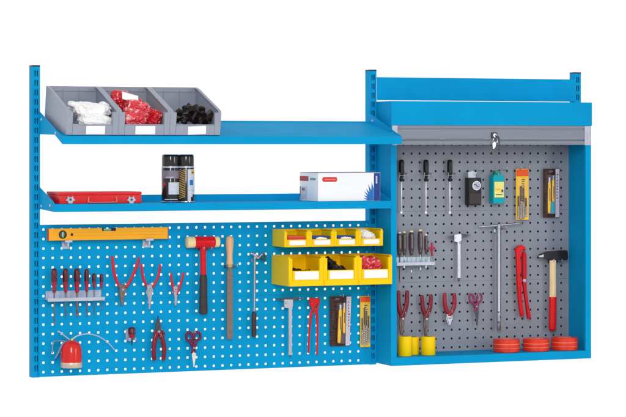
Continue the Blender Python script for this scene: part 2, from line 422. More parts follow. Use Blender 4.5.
part(t, 'spare_key', bm, CHROME, 40, lk)

t = thing('crossbeam', 'plain blue sheet-steel beam bridging the uprights above the cabinet hood', 'beam', (1.93, .01, 1.1))
part(t, 'beam_face', box(NB(), 1.4535, 2.4040, .003, .0045, 1.0975, 1.1948, .0007), BLUE, None)
bm = NB(); box(bm, 1.4568, 2.4031, .0046, .03, 1.1933, 1.1946); box(bm, 1.4568, 2.4031, .0046, .03, 1.0978, 1.0991)
part(t, 'folded_edge', bm, BLUE, None)

# ---------------------------------------------------------------- bins
def bin_(name, label, group, loc, wd, d, hb, hf, hw, m, th=.0022, pil=.02, tilt=0., top_level_front=True, foot=0.):
    t = thing(name, label, 'storage bin', loc, group, (tilt, 0, 0))
    bm = NB(); g = .0004
    x0, x1 = g, wd - g
    for a, b in ((x0, x0 + th), (x1 - th, x1)):
        # side with a lip along its top edge
        k = d * .12
        prism(bm, [(0, .0005), (0, hb), (-k, hb), (-d + .012, hf + .003), (-d, hf - .004), (-d, .0005)], a, b, 0, 'X')
        lx0, lx1 = (a - .0002, b + .003 + pil * .22) if a == x0 else (a - .003 - pil * .22, b + .0002)
        prism(bm, [(0, hb + .0002), (0, hb + .005), (-k, hb + .005), (-d + .014, hf + .007), (-d + .006, hf + .0045), (-d + .0015, hf - .001), (-d - .0006, hf - .006), (-d - .0006, hf - .012), (-d + .011, hf + .0032), (-k, hb + .0002)], lx0, lx1, 0, 'X')
        px0, px1 = (a + th, a + pil) if a == x0 else (b - pil, b - th)
        prism(bm, [(-d + .0004, .001), (-d + .0004, hf - .002), (-d + .003, hf - .002), (-d + .003, .001)], px0, px1, 0, 'X')
        ix = px1 if a == x0 else px0
        box(bm, ix - .0011, ix + .0011, -d + .0031, -d + .018, .004, hf - .003)
    xi0, xi1 = x0 + th, x1 - th
    box(bm, xi0, xi1, -th, -.0003, .002, hb + .0047)              # back wall
    box(bm, xi0, xi1, -d + .0032, -th - .0001, .001, .001 + th)   # floor
    box(bm, xi0 + pil - th + .0012, xi1 - pil + th - .0012, -d - .0002, -d + .003, .0008, hw)   # low front wall
    box(bm, xi0 + pil - th, xi1 - pil + th, -d - .003, -d + .0035, hw, hw + .0035, .001)
    for q in (.33, .66): box(bm, xi0 + (xi1 - xi0) * q - .001, xi0 + (xi1 - xi0) * q + .001, -th - .003, -th - .0001, .01, hb - .006)
    box(bm, xi0, xi1, -th - .004, -th - .0001, hb * .9, hb * .9 + .002)
    if foot:
        box(bm, x0 + .004, x1 - .004, -d - .004, -d + .001, .0004, foot, .001)
    lpart(t, 'bin_body', bm, m, None)
    return t
def card(t, x0, x1, y, z0, z1, tilt=0., m=None):
    bm = NB(); box(bm, x0, x1, y - .0014, y - .0004, z0, z1)
    if tilt:
        bmesh.ops.rotate(bm, verts=bm.verts, cent=((x0 + x1) / 2, y, (z0 + z1) / 2), matrix=Matrix.Rotation(tilt, 3, 'Y'))
    lpart(t, 'label_card', bm, m or PAPER, None)

TILT = math.atan((US_B - US_F) / .338)
BW = .2111
for k, (lab, c0, c1, tl) in enumerate((('grey open-front bin filled with white plastic bags, end nearest the tall upright', .080, .156, 0), ('grey open-front bin filled with red printed bags', .069, .150, 0), ('grey open-front bin filled with black rubber parts', .075, .150, R(-3)))):
    t = bin_('grey_storage_bin', lab, 'grey storage bins on the tilted shelf', (.0017 + BW * k, -.008, US_B - .0006 - .008 * math.tan(TILT) + .0006), BW, .3155, .138, .093, .040, BING, pil=.024, tilt=TILT, th=.0026)
    card(t, c0, c1, -.3157 - (.0), .004, .037, tl)

def ybins(xs0, xs1, n, y_top, y_bot, d, hw, group, labs, pil, foot):
    fx0 = at(xs0, 250, -d).x; fx1 = at(xs1, 250, -d).x
    wd = (fx1 - fx0) / n; zt = at(xs0, y_top, -d).z; zb = at(xs0, y_bot, -d).z
    o = []
    for k in range(n):
        t = bin_('yellow_storage_bin', labs[k], group, (fx0 + wd * k, -.004, zb), wd, d - .004, zt - zb - .004, zt - zb - .005, hw * (zt - zb), BINY, pil=pil, foot=foot)
        o.append((t, fx0 + wd * k, wd, zb, zt))
    return o
small = ybins(284.4, 383, 4, 230.4, 247.4, .142, .40, 'small yellow bins in the upper row',
    ['small yellow bin holding a red and orange box', 'small yellow bin with blue and white packet, next to the red-filled bin', 'small yellow bin with blue and white packet, next to the white-filled bin', 'small yellow bin heaped with white packets'], .011, .004)
big = ybins(288.6, 392.2, 3, 257.2, 286.6, .197, .50, 'large yellow bins in the lower row',
    ['large yellow bin with only a low layer of dark parts inside', 'large yellow bin with a heap of black parts', 'large yellow bin holding red printed bags'], .016, .022)
for t, x, wd, zb, zt in small: card(t, .022, wd - .018, -.1387, .008, .0275)
for t, x, wd, zb, zt in big: card(t, .027, wd - .022, -.1937, .027, .060)

# contents --------------------------------------------------------
def crumple(bm, c, sz, seed, rot=(0, 0, 0), amp=.20, sub=5, fr=1.9):
    r = bmesh.ops.create_icosphere(bm, subdivisions=sub, radius=1)
    off = Vector((seed * 3.1, seed * 1.7, seed * 5.3)); M = Matrix.Rotation(rot[2], 3, 'Z') @ Matrix.Rotation(rot[1], 3, 'Y') @ Matrix.Rotation(rot[0], 3, 'X')
    for v in r['verts']:
        p = v.co.copy()
        q = Vector([math.copysign(abs(a) ** .75, a) for a in p])
        d = 1 + amp * (noise.noise(p * fr + off) + .5 * (1 - abs(noise.noise(p * fr * 2.3 + off)) * 2) - .2 + .16 * noise.noise(p * fr * 4 + off))
        v.co = Vector(c) + M @ Vector((q.x * sz[0] * d, q.y * sz[1] * d, q.z * sz[2] * d))
    return bm
def bag(label, group, m, blobs, cat='plastic bag', name='plastic_bag', extra=None):
    c = blobs[0][0]
    t = thing(name, label, cat, c, group)
    bm = NB()
    for (ce, sz, sd, ro) in blobs: crumple(bm, ce, sz, sd, ro)
    part(t, 'film', bm, m, 40)
    if extra: extra(t)
    return t
def pile(label, c, sx_, sy_, h, n, L, r, seed, m=PARTS, name='rubber_parts'):
    rnd = random.Random(seed); bm = NB()
    for i in range(n):
        u, v = rnd.uniform(-1, 1), rnd.uniform(-1, 1)
        z = c[2] + rnd.random() * h * max(.15, 1 - abs(u) * .75)
        p = Vector((c[0] + u * sx_, c[1] + v * sy_, z)); a = rnd.uniform(-1.2, 1.2); l = L * rnd.uniform(.6, 1.1)
        d = Vector((math.cos(a), rnd.uniform(-.3, .3), math.sin(a) * .7)) * l
        if i % 3:
            g = bmesh.ops.create_cube(bm, size=1)['verts']; d.normalize()
            rot = d.to_track_quat('X', 'Z').to_matrix() @ Matrix.Rotation(rnd.uniform(0, 3), 3, 'X')
            tp = rnd.uniform(.55, 1)
            for v_ in g:
                kx = 1 if v_.co.x < 0 else tp
                v_.co = p + rot @ Vector((v_.co.x * l, v_.co.y * r * 2 * kx, v_.co.z * r * 1.5 * kx))
        else: tube(bm, [p - d * .5, p - d * .1, p + d * .12, p + d * .5], [r * 1.2, r * 1.2, r * .8, r * .75], 8, smooth=1)
    return solo(name, bm, m, label, 'parts', c, None, 40, 'stuff')
# white bags (bin 1)
bag('crinkled white plastic bag on top in the end grey bin', 'white bags in the grey bin', BAGW, [(Vector((.128, -.215, 1.042)), (.078, .07, .032), 3, (0, .06, 0)), (Vector((.052, -.25, 1.064)), (.022, .02, .012), 4, (0, .4, .3)), (Vector((.19, -.2, 1.058)), (.02, .03, .018), 9, (0, .5, .2))])
bag('crinkled white plastic bag lying lowest in the end grey bin', 'white bags in the grey bin', BAGW, [(Vector((.137, -.266, 1.001)), (.072, .042, .026), 6, (0, .10, 0))])
# red bags (bin 2)
def lab_(t):
    bm = NB(); box(bm, -.034, .034, -.001, .001, -.019, .019)
    bmesh.ops.rotate(bm, verts=bm.verts, cent=(0, 0, 0), matrix=Matrix.Rotation(R(14), 3, 'Y') @ Matrix.Rotation(R(-40), 3, 'X'))
    o = bmesh.ops.translate(bm, verts=bm.verts, vec=at(130.2, 97.5, -.20) - Vector((0, .0, 0)))
    part(t, 'paper_label', bm, PAPER, None)
bag('red plastic bag with a white paper label, propped up at the back', 'red bags in the grey bin', BAGR, [(at(122.5, 102, -.13), (.052, .05, .042), 11, (0, .3, 0)), (at(131, 104, -.13), (.045, .05, .03), 12, (0, .3, 0))], extra=lab_)
bag('red and white printed plastic bag lying in front of the labelled one', 'red bags in the grey bin', BAGP, [(at(137, 108.5, -.20), (.05, .05, .03), 15, (0, .25, 0)), (at(133.5, 117.5, -.26), (.05, .04, .036), 16, (0, .1, 0))])
bag('darker red plastic bag low down against the bin wall', 'red bags in the grey bin', BAGR, [(at(150.5, 119, -.20), (.035, .06, .040), 21, (0, .6, 0))])
pile('heap of short black rubber parts in the grey bin', at(193, 119.5, -.21), .052, .06, .055, 70, .07, .0085, 5)
# a long part leaning over the heap
solo('rubber_tube', tube(NB(), [at(184.0, 107.5, -.15), at(193.5, 112.5, -.19), at(203.5, 116, -.22)], [.011, .012, .010], 12), PARTS, 'longer black rubber tube lying over the heap of black parts', 'tube', at(193.5, 112.5, -.19), None, 40)
# small yellow bins' contents
t, x, wd, zb, zt = small[0]
r_ = thing('small_box', 'red and orange cardboard box in the small yellow bin', 'box', (x + wd / 2, -.075, zb + .006))
part(r_, 'carton', box(NB(), x + .020, x + wd - .018, -.134, -.02, zb + .006, zb + .044, .001), ORANGE)
part(r_, 'red_band', box(NB(), x + .0198, x + wd - .0178, -.1345, -.1335, zb + .031, zb + .040), REDPR, None)
for k in (1, 2):
    t, x, wd, zb, zt = small[k]
    r_ = thing('packet', ['', 'dark blue and white packet in the bin beside the orange box', 'dark blue and white packet in the bin beside the white packets'][k], 'packet', (x + wd / 2, -.08, zb + .006), 'blue packets in the small bins')
    part(r_, 'carton', box(NB(), x + .018, x + wd - .015, -.133, -.03, zb + .006, zb + .043, .001), NAVY)
    part(r_, 'white_print', prism(NB(), [(x + .032, zb + .024), (x + wd - .026, zb + .024), (x + wd - .03, zb + .036), (x + .05, zb + .04), (x + .034, zb + .036)], -.1342, -.1332), PAPER, None)
t, x, wd, zb, zt = small[3]
bag('heap of white paper-like packets in the end small yellow bin', None, BAGW, [(Vector((x + .045, -.10, zb + .043)), (.031, .03, .022), 31, (0, .3, 0)), (Vector((x + .062, -.09, zb + .036)), (.03, .03, .02), 32, (0, .5, 0)), (Vector((x + .036, -.07, zb + .05)), (.02, .03, .016), 33, (0, -.3, 0))], 'packet', 'white_packet')
t, x, wd, zb, zt = big[0]
pile('low layer of dark parts in the emptiest yellow bin', Vector((x + wd * .42, -.13, zb + .052)), .035, .04, .014, 26, .03, .005, 8, name='small_parts')
t, x, wd, zb, zt = big[1]
pile('heap of black parts in the middle yellow bin', Vector((x + .050, -.13, zb + .060)), .022, .03, .05, 40, .04, .0085, 9, name='small_parts')
pile('spread of black parts beside the black heap', Vector((x + .09, -.13, zb + .055)), .032, .03, .02, 24, .04, .007, 10, name='small_parts')
t, x, wd, zb, zt = big[2]
bag('red and white printed bag in the end large yellow bin', None, BAGP, [(Vector((x + .052, -.12, zb + .076)), (.034, .05, .038), 41, (0, .3, 0)), (Vector((x + .092, -.12, zb + .078)), (.033, .05, .034), 42, (0, -.3, 0))])

# ---------------------------------------------------------------- red metal toolbox on the lower shelf
YF = -.203
x0, z1 = xz(59.3, 192.3, YF); x1, _ = xz(141.4, 192, YF); zb = LS_Z + .0006
t = thing('toolbox', 'flat red metal toolbox with two white latches on the lower shelf', 'toolbox', ((x0 + x1) / 2, YF / 2, zb))
part(t, 'case', box(NB(), x0, x1, YF, -.022, zb, z1 - .012, .002), REDB)
ld = part(t, 'lid', box(NB(), x0 - .0012, x1 + .0012, YF - .0012, -.021, z1 - .0116, z1, .002), REDB)
for px in (70.2, 131.2):
    c = at(px, 199.5, YF - .001)
    bm = NB()
    prism(bm, [(c.x - .020, c.z - .003), (c.x - .011, c.z + .004), (c.x - .010, c.z + .016), (c.x - .006, c.z + .008), (c.x + .006, c.z + .008), (c.x + .009, c.z + .016), (c.x + .012, c.z + .004), (c.x + .020, c.z - .003), (c.x + .010, c.z - .006), (c.x + .008, c.z - .016), (c.x - .008, c.z - .016), (c.x - .010, c.z - .006)], YF - .006, YF - .0013, .0008)
    lt = part(t, 'latch', bm, CAPG, 30)
    bm = NB(); lathe(bm, (c.x, YF - .0062, c.z), [(0, .005), (-.002, .0045), (-.0025, .002)], 16, 'Y'); part(t, 'rivet', bm, DSTEEL, 40, lt)
bm = NB(); a = at(88, 197.0, YF); b = at(116, 197.0, YF)
tube(bm, [(a.x + .003, YF - .002, a.z), (a.x, YF - .007, a.z - .004), (a.x, YF - .008, a.z - .015), (a.x + .006, YF - .008, a.z - .0205), (b.x - .006, YF - .008, a.z - .0205), (b.x, YF - .008, a.z - .015), (b.x, YF - .007, a.z - .004), (b.x - .003, YF - .002, a.z)], .0021, 8, smooth=3)
part(t, 'handle', bm, mat('worn_red_wire', rgb(226, 130, 126), .35), 60)

# ---------------------------------------------------------------- spray cans
mat('can_black', rgb(30, 26, 30), .16, var=.1, coat=.7, rvar=.03)
CANL = mat('pale_can_label', rgb(200, 208, 222), .45, var=.06, scale=80)
def can(px0, px1, Y, ytop, label, kind):
    x0 = at(px0, 200, Y).x; x1 = at(px1, 200, Y).x; cx = (x0 + x1) / 2; r = (x1 - x0) / 2; zb = LS_Z + .0005
    zt = at(px0, ytop, Y).z; H = zt - zb
    t = thing('spray_can', label, 'spray can', (cx, Y, zb), 'spray cans on the lower shelf')
    body = NB(); lathe(body, (cx, Y, zb + .003), [(.0, r * .96), (.004, r), (H * .70, r), (H * .735, r * .93), (H * .75, r * .88)], 40)
    part(t, 'can_body', body, MATS['can_black'] if kind == 0 else MATS['can_black'], 40)
    rim = NB(); lathe(rim, (cx, Y, zb), [(0, r * .93), (.0015, r * 1.0), (.005, r * 1.012), (.0062, r * .99)], 40); part(t, 'rim', rim, CHROME, 40)
    cp = NB(); lathe(cp, (cx, Y, zb + H * .755), [(0, r * .97), (.002, r * .985), (H * .19, r * .975), (H * .225, r * .95), (H * .243, r * .85), (H * .245, .004)], 40)
    part(t, 'cap', cp, mat('glossy_black_cap', rgb(26, 24, 26), .14, var=.05, coat=.8, rvar=.02) if 'glossy_black_cap' not in MATS else MATS['glossy_black_cap'], 40)
    rg = NB(); lathe(rg, (cx, Y, zb + H * .715), [(0, r * .99), (H * .02, r * 1.004), (H * .036, r * .99)], 40); part(t, 'collar', rg, LSTEEL, 40)
    P = lambda a0, a1, f0, f1, m: part(t, 'printed_label', patch(NB(), cx, Y, r, a0, a1, zb + H * f0, zb + H * f1), m, 40)
    if kind == 0:
        P(-180, -14, .50, .665, GREYPR); P(-122, -44, .17, .42, CANL); P(-160, -138, .36, .42, DREDPR); P(-150, -60, .06, .075, LGREY)
        P(-140, -90, .52, .535, LGREY)
    else:
        P(-215, -112, .03, .70, BLKP)
        for q in range(17):
            bm = NB(); f = .035 + q * .037; n_ = 12; a0, a1 = -205, -114; hh = .016
            lo = [(a0 + (a1 - a0) * i / n_, zb + H * min(.692, f + .085 * i / n_)) for i in range(n_ + 1)]
            for i in range(n_):
                (qa, za_), (qb, zb_2) = lo[i], lo[i + 1]
                if zb_2 + H * hh > zb + H * .70: break
                v = [bm.verts.new((cx + (r + d_) * math.cos(R(g_)), Y + (r + d_) * math.sin(R(g_)), z_)) for d_, g_, z_ in ((.0008, qa, za_), (.0008, qb, zb_2), (.0008, qb, zb_2 + H * hh), (.0008, qa, za_ + H * hh))]
                bm.faces.new(v)
            bmesh.ops.remove_doubles(bm, verts=bm.verts, dist=1e-5)
            part(t, 'slanted_stripe', bm, GOLDS, None)
        P(-98, -34, .03, .69, CANL); P(-72, -34, .585, .67, mat('amber_print', rgb(236, 170, 40), .4)); P(-82, -52, .36, .47, BURST)
        P(-33, -20, .2, .6, GREYPR); P(-74, -40, .03, .12, BLKP); P(-58, -25, .12, .17, BLKP)
        P(-66, -30, .605, .64, BLKP); P(-100, -30, .25, .265, GREYPR)
can(162.0, 179.4, -.15, 154.3, 'black spray can with white and grey label, nearer the red toolbox', 0)
can(178.3, 193.8, -.165, 154.3, 'white spray can with slanted stripes and blue mark', 1)

# ---------------------------------------------------------------- white carton
YF = -.208
x0 = at(318, 190, YF).x; x1 = at(380.3, 190, YF).x; z1 = at(340, 172.9, YF).z; zb = LS_Z + .0006
t = thing('cardboard_box', 'white cardboard box with red badges and blue starburst on the lower shelf', 'box', ((x0 + x1) / 2, YF / 2, zb))
part(t, 'carton', box(NB(), x0, x1, YF, -.006, zb, z1, .0012), WHITE)
bm = NB(); box(bm, x0 + .001, x1 - .001, YF + .001, -.008, z1 + .0002, z1 + .0022, .0005); part(t, 'lid_flap', bm, mat('grey_board_edge', rgb(150, 148, 152), .7), None)
def rrect(xa, xb_, za, zb_, r, n=6):
    o = []
    for cx, cz, q in ((xb_ - r, zb_ - r, 0), (xa + r, zb_ - r, 90), (xa + r, za + r, 180), (xb_ - r, za + r, 270)):
        for i in range(n + 1):
            a = R(q + 90 * i / n); o.append((cx + r * math.cos(a), cz + r * math.sin(a)))
    return o
def fpx(a, b, c, d): # px box on the front -> metres
    p = at(a, b, YF); q = at(c, d, YF); return p.x, q.x, q.z, p.z
q = fpx(322.2, 177.2, 337.2, 181.8)
bd = part(t, 'red_badge', prism(NB(), rrect(*q, .0085), YF - .0006, YF - .0002), REDPR, None)
part(t, 'pale_line', box(NB(), q[0] + .012, q[1] - .008, YF - .0009, YF - .0006, (q[2] + q[3]) / 2 - .002, (q[2] + q[3]) / 2 + .002), SALM, None, bd)
q = fpx(373.9, 173.4, 380.2, 201); part(t, 'dark_blue_end_band', box(NB(), q[0], x1 - .0012, YF - .0006, YF - .0002, zb + .001, z1 - .0012), NAVY, None)
q = fpx(375.7, 176, 377.2, 183.5); part(t, 'pale_band_mark', box(NB(), q[0], q[1], YF - .001, YF - .0007, q[2], q[3]), LGREY, None)
c = at(373.7, 202, YF); pts = []
rs = [.034, .052, .030, .050, .032, .054, .036, .062, .040, .066, .044, .078, .050, .084, .056]
for i, rr in enumerate(rs):
    a = R(178 - i * 88 / (len(rs) - 1))
    pts.append((c.x + rr * math.cos(a), max(zb + .0012 + .0002 * i, c.z + rr * math.sin(a))))
pts.append((c.x, zb + .0012))
part(t, 'blue_starburst', prism(NB(), pts, YF - .0006, YF - .0002), BURST, None)
# side print on the left face: pixel column -> depth along the box
def sdec(name, a, b, c_, d_, m):
    def dep(px):      # depth at which the line x = x0 is seen at px
        lo, hi = -.4, .2
        for _ in range(40):
            mid = (lo + hi) / 2
            dx, dy = x0 - CAM.x, mid - CAM.y; u = CX + FPX * (dx * CS - dy * SN) / (dx * SN + dy * CS)
            if u > px: lo = mid
            else: hi = mid
        return lo
    ya, yb = max(dep(c_), YF + .002), min(dep(a), -.008)
    k = lambda py: at(308, py, -.1).z
    part(t, name, box(NB(), x0 - .0006, x0 - .0002, ya, yb, k(d_), k(b)), m, None)
sdec('side_badge', 299.6, 176.2, 308.4, 181, DREDPR); sdec('green_mark', 310.2, 177.8, 315.8, 180, GREEN)
sdec('side_picture', 299, 186.5, 307.2, 199.4, LGREY); sdec('teal_side_strip', 298.3, 186.8, 300.6, 197, mat('teal_print', rgb(90, 160, 190), .5))
def sdec2(a, b, c_, d_, m):
    def dep(px):
        lo, hi = -.4, .2
        for _ in range(40):
            mid = (lo + hi) / 2
            dx, dy = x0 - CAM.x, mid - CAM.y; u = CX + FPX * (dx * CS - dy * SN) / (dx * SN + dy * CS)
            if u > px: lo = mid
            else: hi = mid
        return lo
    k = lambda py: at(308, py, -.1).z
    part(t, 'dark_picture_spot', box(NB(), x0 - .001, x0 - .0007, dep(c_), dep(a), k(d_), k(b)), m, None)
sdec2(302, 188.2, 305, 190.6, DSTEEL)

# ================================================================ tools on the blue panel
YP = -.022
def P3(px, py, Y=YP): return at(px, py, Y)
def poly(pts, Y=YP): return [xz(a, b, Y) for a, b in pts]

# spirit level on two clips
Y = -.040
xa, za = xz(48.7, 240.6, Y); xb_, zt = xz(168, 226.8, Y)
zbot = (xz(48.7, 240.7, Y)[1] + xz(168, 238.7, Y)[1]) / 2; ztop = (xz(48.7, 229, Y)[1] + xz(168, 227, Y)[1]) / 2
t = thing('spirit_level', 'long amber spirit level with round vial lying on two clips', 'spirit level', ((xa + xb_) / 2, Y, zbot))
cv = at(107.5, 229, Y).x; cv2 = at(116, 229, Y).x; cv1 = at(102, 229, Y).x
bm = prism(NB(), [(xa + .001, zbot), (xb_ - .001, zbot), (xb_ - .001, ztop), (cv2, ztop), (cv2, ztop - .013), (cv1, ztop - .013), (cv1, ztop), (xa + .001, ztop)], Y, Y + .024, .0008)
part(t, 'level_body', bm, LEVEL, None)
bm = NB()
for a, b in ((xa - .0005, xa + .0009), (xb_ - .0009, xb_ + .0005)): box(bm, a, b, Y - .0003, Y + .0243, zbot - .0003, ztop + .0003)
part(t, 'end_plug', bm, mat('red_level_end', rgb(214, 70, 40), .4), None)
c = at(62.7, 234.6, Y)
bm = NB(); lathe(bm, (c.x, Y + .001, c.z), [(0, .0165), (-.0025, .0165), (-.003, .0155), (-.003, .0125), (-.0005, .012)], 30, 'Y')
vr = part(t, 'vial_ring', bm, BLKP, 40)
bm = NB(); lathe(bm, (c.x, Y + .0002, c.z), [(0, .0118), (-.0012, .0118)], 30, 'Y'); part(t, 'vial_recess', bm, DSTEEL, 40, vr)
bm = NB(); tube(bm, [(c.x, Y - .001, c.z - .0105), (c.x, Y - .001, c.z + .0105)], .0042, 12); part(t, 'vial', bm, VIALG, 40, vr)
bm = NB(); c2 = at(71.9, 234.6, Y); lathe(bm, (c2.x, Y + .0005, c2.z), [(0, .0056), (-.0012, .0056), (-.0016, .0045)], 20, 'Y'); part(t, 'screw', bm, BLKP, 40)
bm = NB(); tube(bm, [(cv1 + .002, Y + .006, ztop - .007), (cv2 - .002, Y + .006, ztop - .007)], .0046, 12, ref=(0, 0, 1)); part(t, 'top_vial', bm, VIALG, 40)
for a_, b_ in ((cv1 + .0005, cv1 + .008), (cv2 - .02, cv2 - .0005)): part(t, 'vial_holder', box(NB(), a_, b_, Y + .001, Y + .02, ztop - .0125, ztop - .0008), BLKP, None)
bm = NB(); box(bm, xa + .09, xb_ - .02, Y - .0006, Y + .0002, zbot + .018, zbot + .0188); box(bm, xa + .09, xb_ - .02, Y - .0006, Y + .0002, zbot + .030, zbot + .0306); part(t, 'groove_line', bm, mat('amber_groove', rgb(214, 140, 20), .5), None)
for pa, pb, yt, yb, lab in ((63.2, 70.4, 241.0, 249, 'pale zinc clip under the vial end of the spirit level'), (144, 151.6, 239.2, 247.6, 'pale zinc clip under the plain end of the spirit level')):
    a = at(pa, yb, -.02); b = at(pb, yt, -.02)
    t = thing('panel_clip', lab, 'clip', ((a.x + b.x) / 2, 0, a.z), 'clips under the spirit level')
    bm = NB(); box(bm, a.x, b.x, -.0035, -.0005, a.z, b.z + .006, .0005); part(t, 'back_plate', bm, LSTEEL, None)
    bm = NB(); box(bm, a.x, b.x, -.045, -.0036, b.z - .0045, b.z - .002, .0005); box(bm, a.x, b.x, -.047, -.0451, b.z - .0045, b.z + .004)
    m_x = (a.x + b.x) / 2
    box(bm, m_x - .003, m_x + .003, -.040, -.0036, a.z + .012, b.z - .0046)
    part(t, 'ledge', bm, LSTEEL, None)
    bm = NB()
    lathe(bm, (m_x - .006, -.0036, a.z + .009), [(0, .003), (-.002, .0026)], 12, 'Y'); part(t, 'screw', bm, CHROME, 40)

# screwdrivers in their rack
def rack(pa, pb, yt, yb, base, label, m):
    p = at(pa, yb, base - .05); q = at(pb, yt, base - .05)
    t = thing('screwdriver_rack', label, 'tool rack', ((p.x + q.x) / 2, base, p.z))
    bm = NB(); box(bm, p.x + .006, q.x, base - .004, base - .001, p.z + .008, q.z, .0006); part(t, 'back_plate', bm, m, None)
    bm = NB(); box(bm, p.x, q.x, base - .052, base - .0041, p.z + .006, p.z + .009); box(bm, p.x, q.x, base - .054, base - .0521, p.z, p.z + .014, .0005); part(t, 'ledge', bm, LSTEEL, None)
    return t
rack(47.4, 104.6, 290.5, 301.8, 0, 'pale zinc rack holding six red screwdrivers on the blue panel', RACKM)
def screwdriver(px, y0, y1, y2, wpx, Y, label, group, mh, mc, ms, shaft=.0027, split=.55, tip='flat', fl=.07):
    a = at(px, y0, Y); b = at(px, y1, Y); c = at(px, y2, Y); r = wpx * mpx(px, Y) / 2 * .97
    H = a.z - b.z
    t = thing('screwdriver', label, 'screwdriver', (a.x, Y, c.z), group)
    prof = [(0, r * .2), (-.0015, r * .66), (-.005, r * .86), (-H * .2, r), (-H * split, r * .97)]
    bm = NB(); lathe(bm, a, prof, 36, 'Z', fl); part(t, 'handle', bm, mh, 50)
    bm = NB(); lathe(bm, a, [(-H * split, r * .95), (-H * (split + .12), r * .8), (-H * .82, r * .62), (-H * .9, r * .74), (-H * .96, r * .6), (-H, shaft * 1.1)], 36, 'Z', fl * .4); part(t, 'collar', bm, mc, 50)
    bm = NB(); tube(bm, [(a.x, Y, b.z + .002), (a.x, Y, c.z + .012)], shaft, 12, smooth=1)
    if tip == 'flat':
        prism(bm, [(a.x - shaft, c.z + .012), (a.x - shaft * 1.25, c.z + .006), (a.x - shaft * 1.1, c.z), (a.x + shaft * 1.1, c.z), (a.x + shaft * 1.25, c.z + .006), (a.x + shaft, c.z + .012)], Y - .0008, Y + .0008)
    else: lathe(bm, (a.x, Y, c.z), [(0, .0004), (.006, shaft * .9), (.012, shaft)], 12, 'Z')
    part(t, 'shaft', bm, ms, 50)
    return t
SD = 'red screwdrivers in the left rack'
for px, y0, y1, y2, wp, shf, lab, tip in (
    (54.2, 268.3, 292.5, 324.3, 6.2, .0030, 'large red screwdriver with longest shaft, nearest the tall upright', 'flat'),
    (65.6, 268.3, 292.5, 317, 6.0, .0030, 'large red screwdriver, second from the tall upright', 'cross'),
    (77, 268.3, 292.5, 316, 6.4, .0050, 'thickest red screwdriver, with broad shaft, third in the rack', 'flat'),
    (86.7, 268.8, 291.5, 315, 5.0, .0030, 'slimmer tall red screwdriver, fourth in the rack', 'flat'),
    (94, 273.2, 288.2, 316, 4.0, .0020, 'short red screwdriver with long thin shaft', 'cross'),
    (101.5, 273.8, 288.2, 309, 3.6, .0016, 'smallest red screwdriver, at the free end of the rack', 'flat')):
    screwdriver(px, y0, y1, y2, wp, -.030, lab, SD, BROWNR, WINE, GSTEEL, shf, .55, tip)

# generic pliers made of two grips, a pivot and two jaws
def pliers(name, label, group, Y, left, right, jaws, pivot, mg, mj, rg, flat=.62, cat='pliers', rp=.006, split=True, hook=None):
    c = at(*pivot, Y)
    t = thing(name, label, cat, c, group)
    for k, pts in enumerate((left, right)):
        n = len(pts); rr = [rg * (.82 + .3 * math.sin(math.pi * min(1, (i + .6) / n))) for i in range(n)]
        bm = NB(); tube(bm, [at(a, b, Y - (.002 if k else 0)) for a, b in pts], rr, 12, flat, smooth=5)
        part(t, 'grip', bm, mg, 60)
    for k, jp in enumerate(jaws):
        bm = prism(NB(), poly(jp, Y - .004 + .002 * k), Y - .004 + .003 * k, Y + .004 + .003 * k, .0008)
        part(t, 'jaw', bm, mj, 30)
    bm = NB(); lathe(bm, (c.x, Y - .0035, c.z), [(0, rp), (-.0025, rp), (-.004, rp * .7), (-.004, rp * .3)], 18, 'Y'); part(t, 'pivot', bm, STEEL, 40)
    return t
CP = 'red circlip pliers on the blue panel'
pliers('circlip_pliers', 'largest red-handled circlip pliers, spread wide, nearest the screwdriver rack', CP, YP,
    [(112.2, 256.6), (113.6, 270), (116.3, 280), (120, 287.5)], [(139, 258), (136.2, 267), (131, 279), (126, 287.5)],
    [[(119, 285), (123, 284.6), (126.6, 290), (124.5, 296), (122.6, 304.8), (120.6, 304.8), (120.8, 297)], [(127, 285), (123.6, 284.6), (119, 290.5), (120.4, 297), (121.0, 305.2), (122.2, 305.2), (124, 296.5)]], (122.8, 289.4), REDG, GSTEEL, .0058)
pliers('circlip_pliers', 'middle-sized red-handled circlip pliers between the two others', CP, YP - .004,
    [(141.2, 264), (143.2, 278), (147.6, 287.2)], [(160.3, 264.8), (158.2, 276.5), (152.8, 287)],
    [[(146.8, 285.6), (150, 284.6), (153.2, 290), (151.8, 297), (150.2, 309), (148.6, 309), (148.4, 297)], [(153, 285.2), (150, 284.6), (146.4, 290.5), (147.8, 297.5), (148.9, 309.4), (149.8, 309.4), (151.2, 297)]], (149.8, 289.8), REDG, STEEL, .0052)
pliers('circlip_pliers', 'smallest red-handled circlip pliers, nearest the mallet', CP, YP,
    [(171, 273.2), (172.5, 285), (174.8, 294.4)], [(183.4, 272.8), (180.8, 283.5), (176.8, 294.4)],
    [[(173.2, 287), (175.4, 285.8), (178.2, 291), (177, 296), (176.6, 305.4), (174.8, 305.4), (174.6, 296)], [(178, 287), (175.6, 285.8), (172.8, 291.4), (174.6, 297), (175.1, 305.8), (176.2, 305.8), (176.8, 296)]], (175.5, 290.6), REDG, STEEL, .0047)

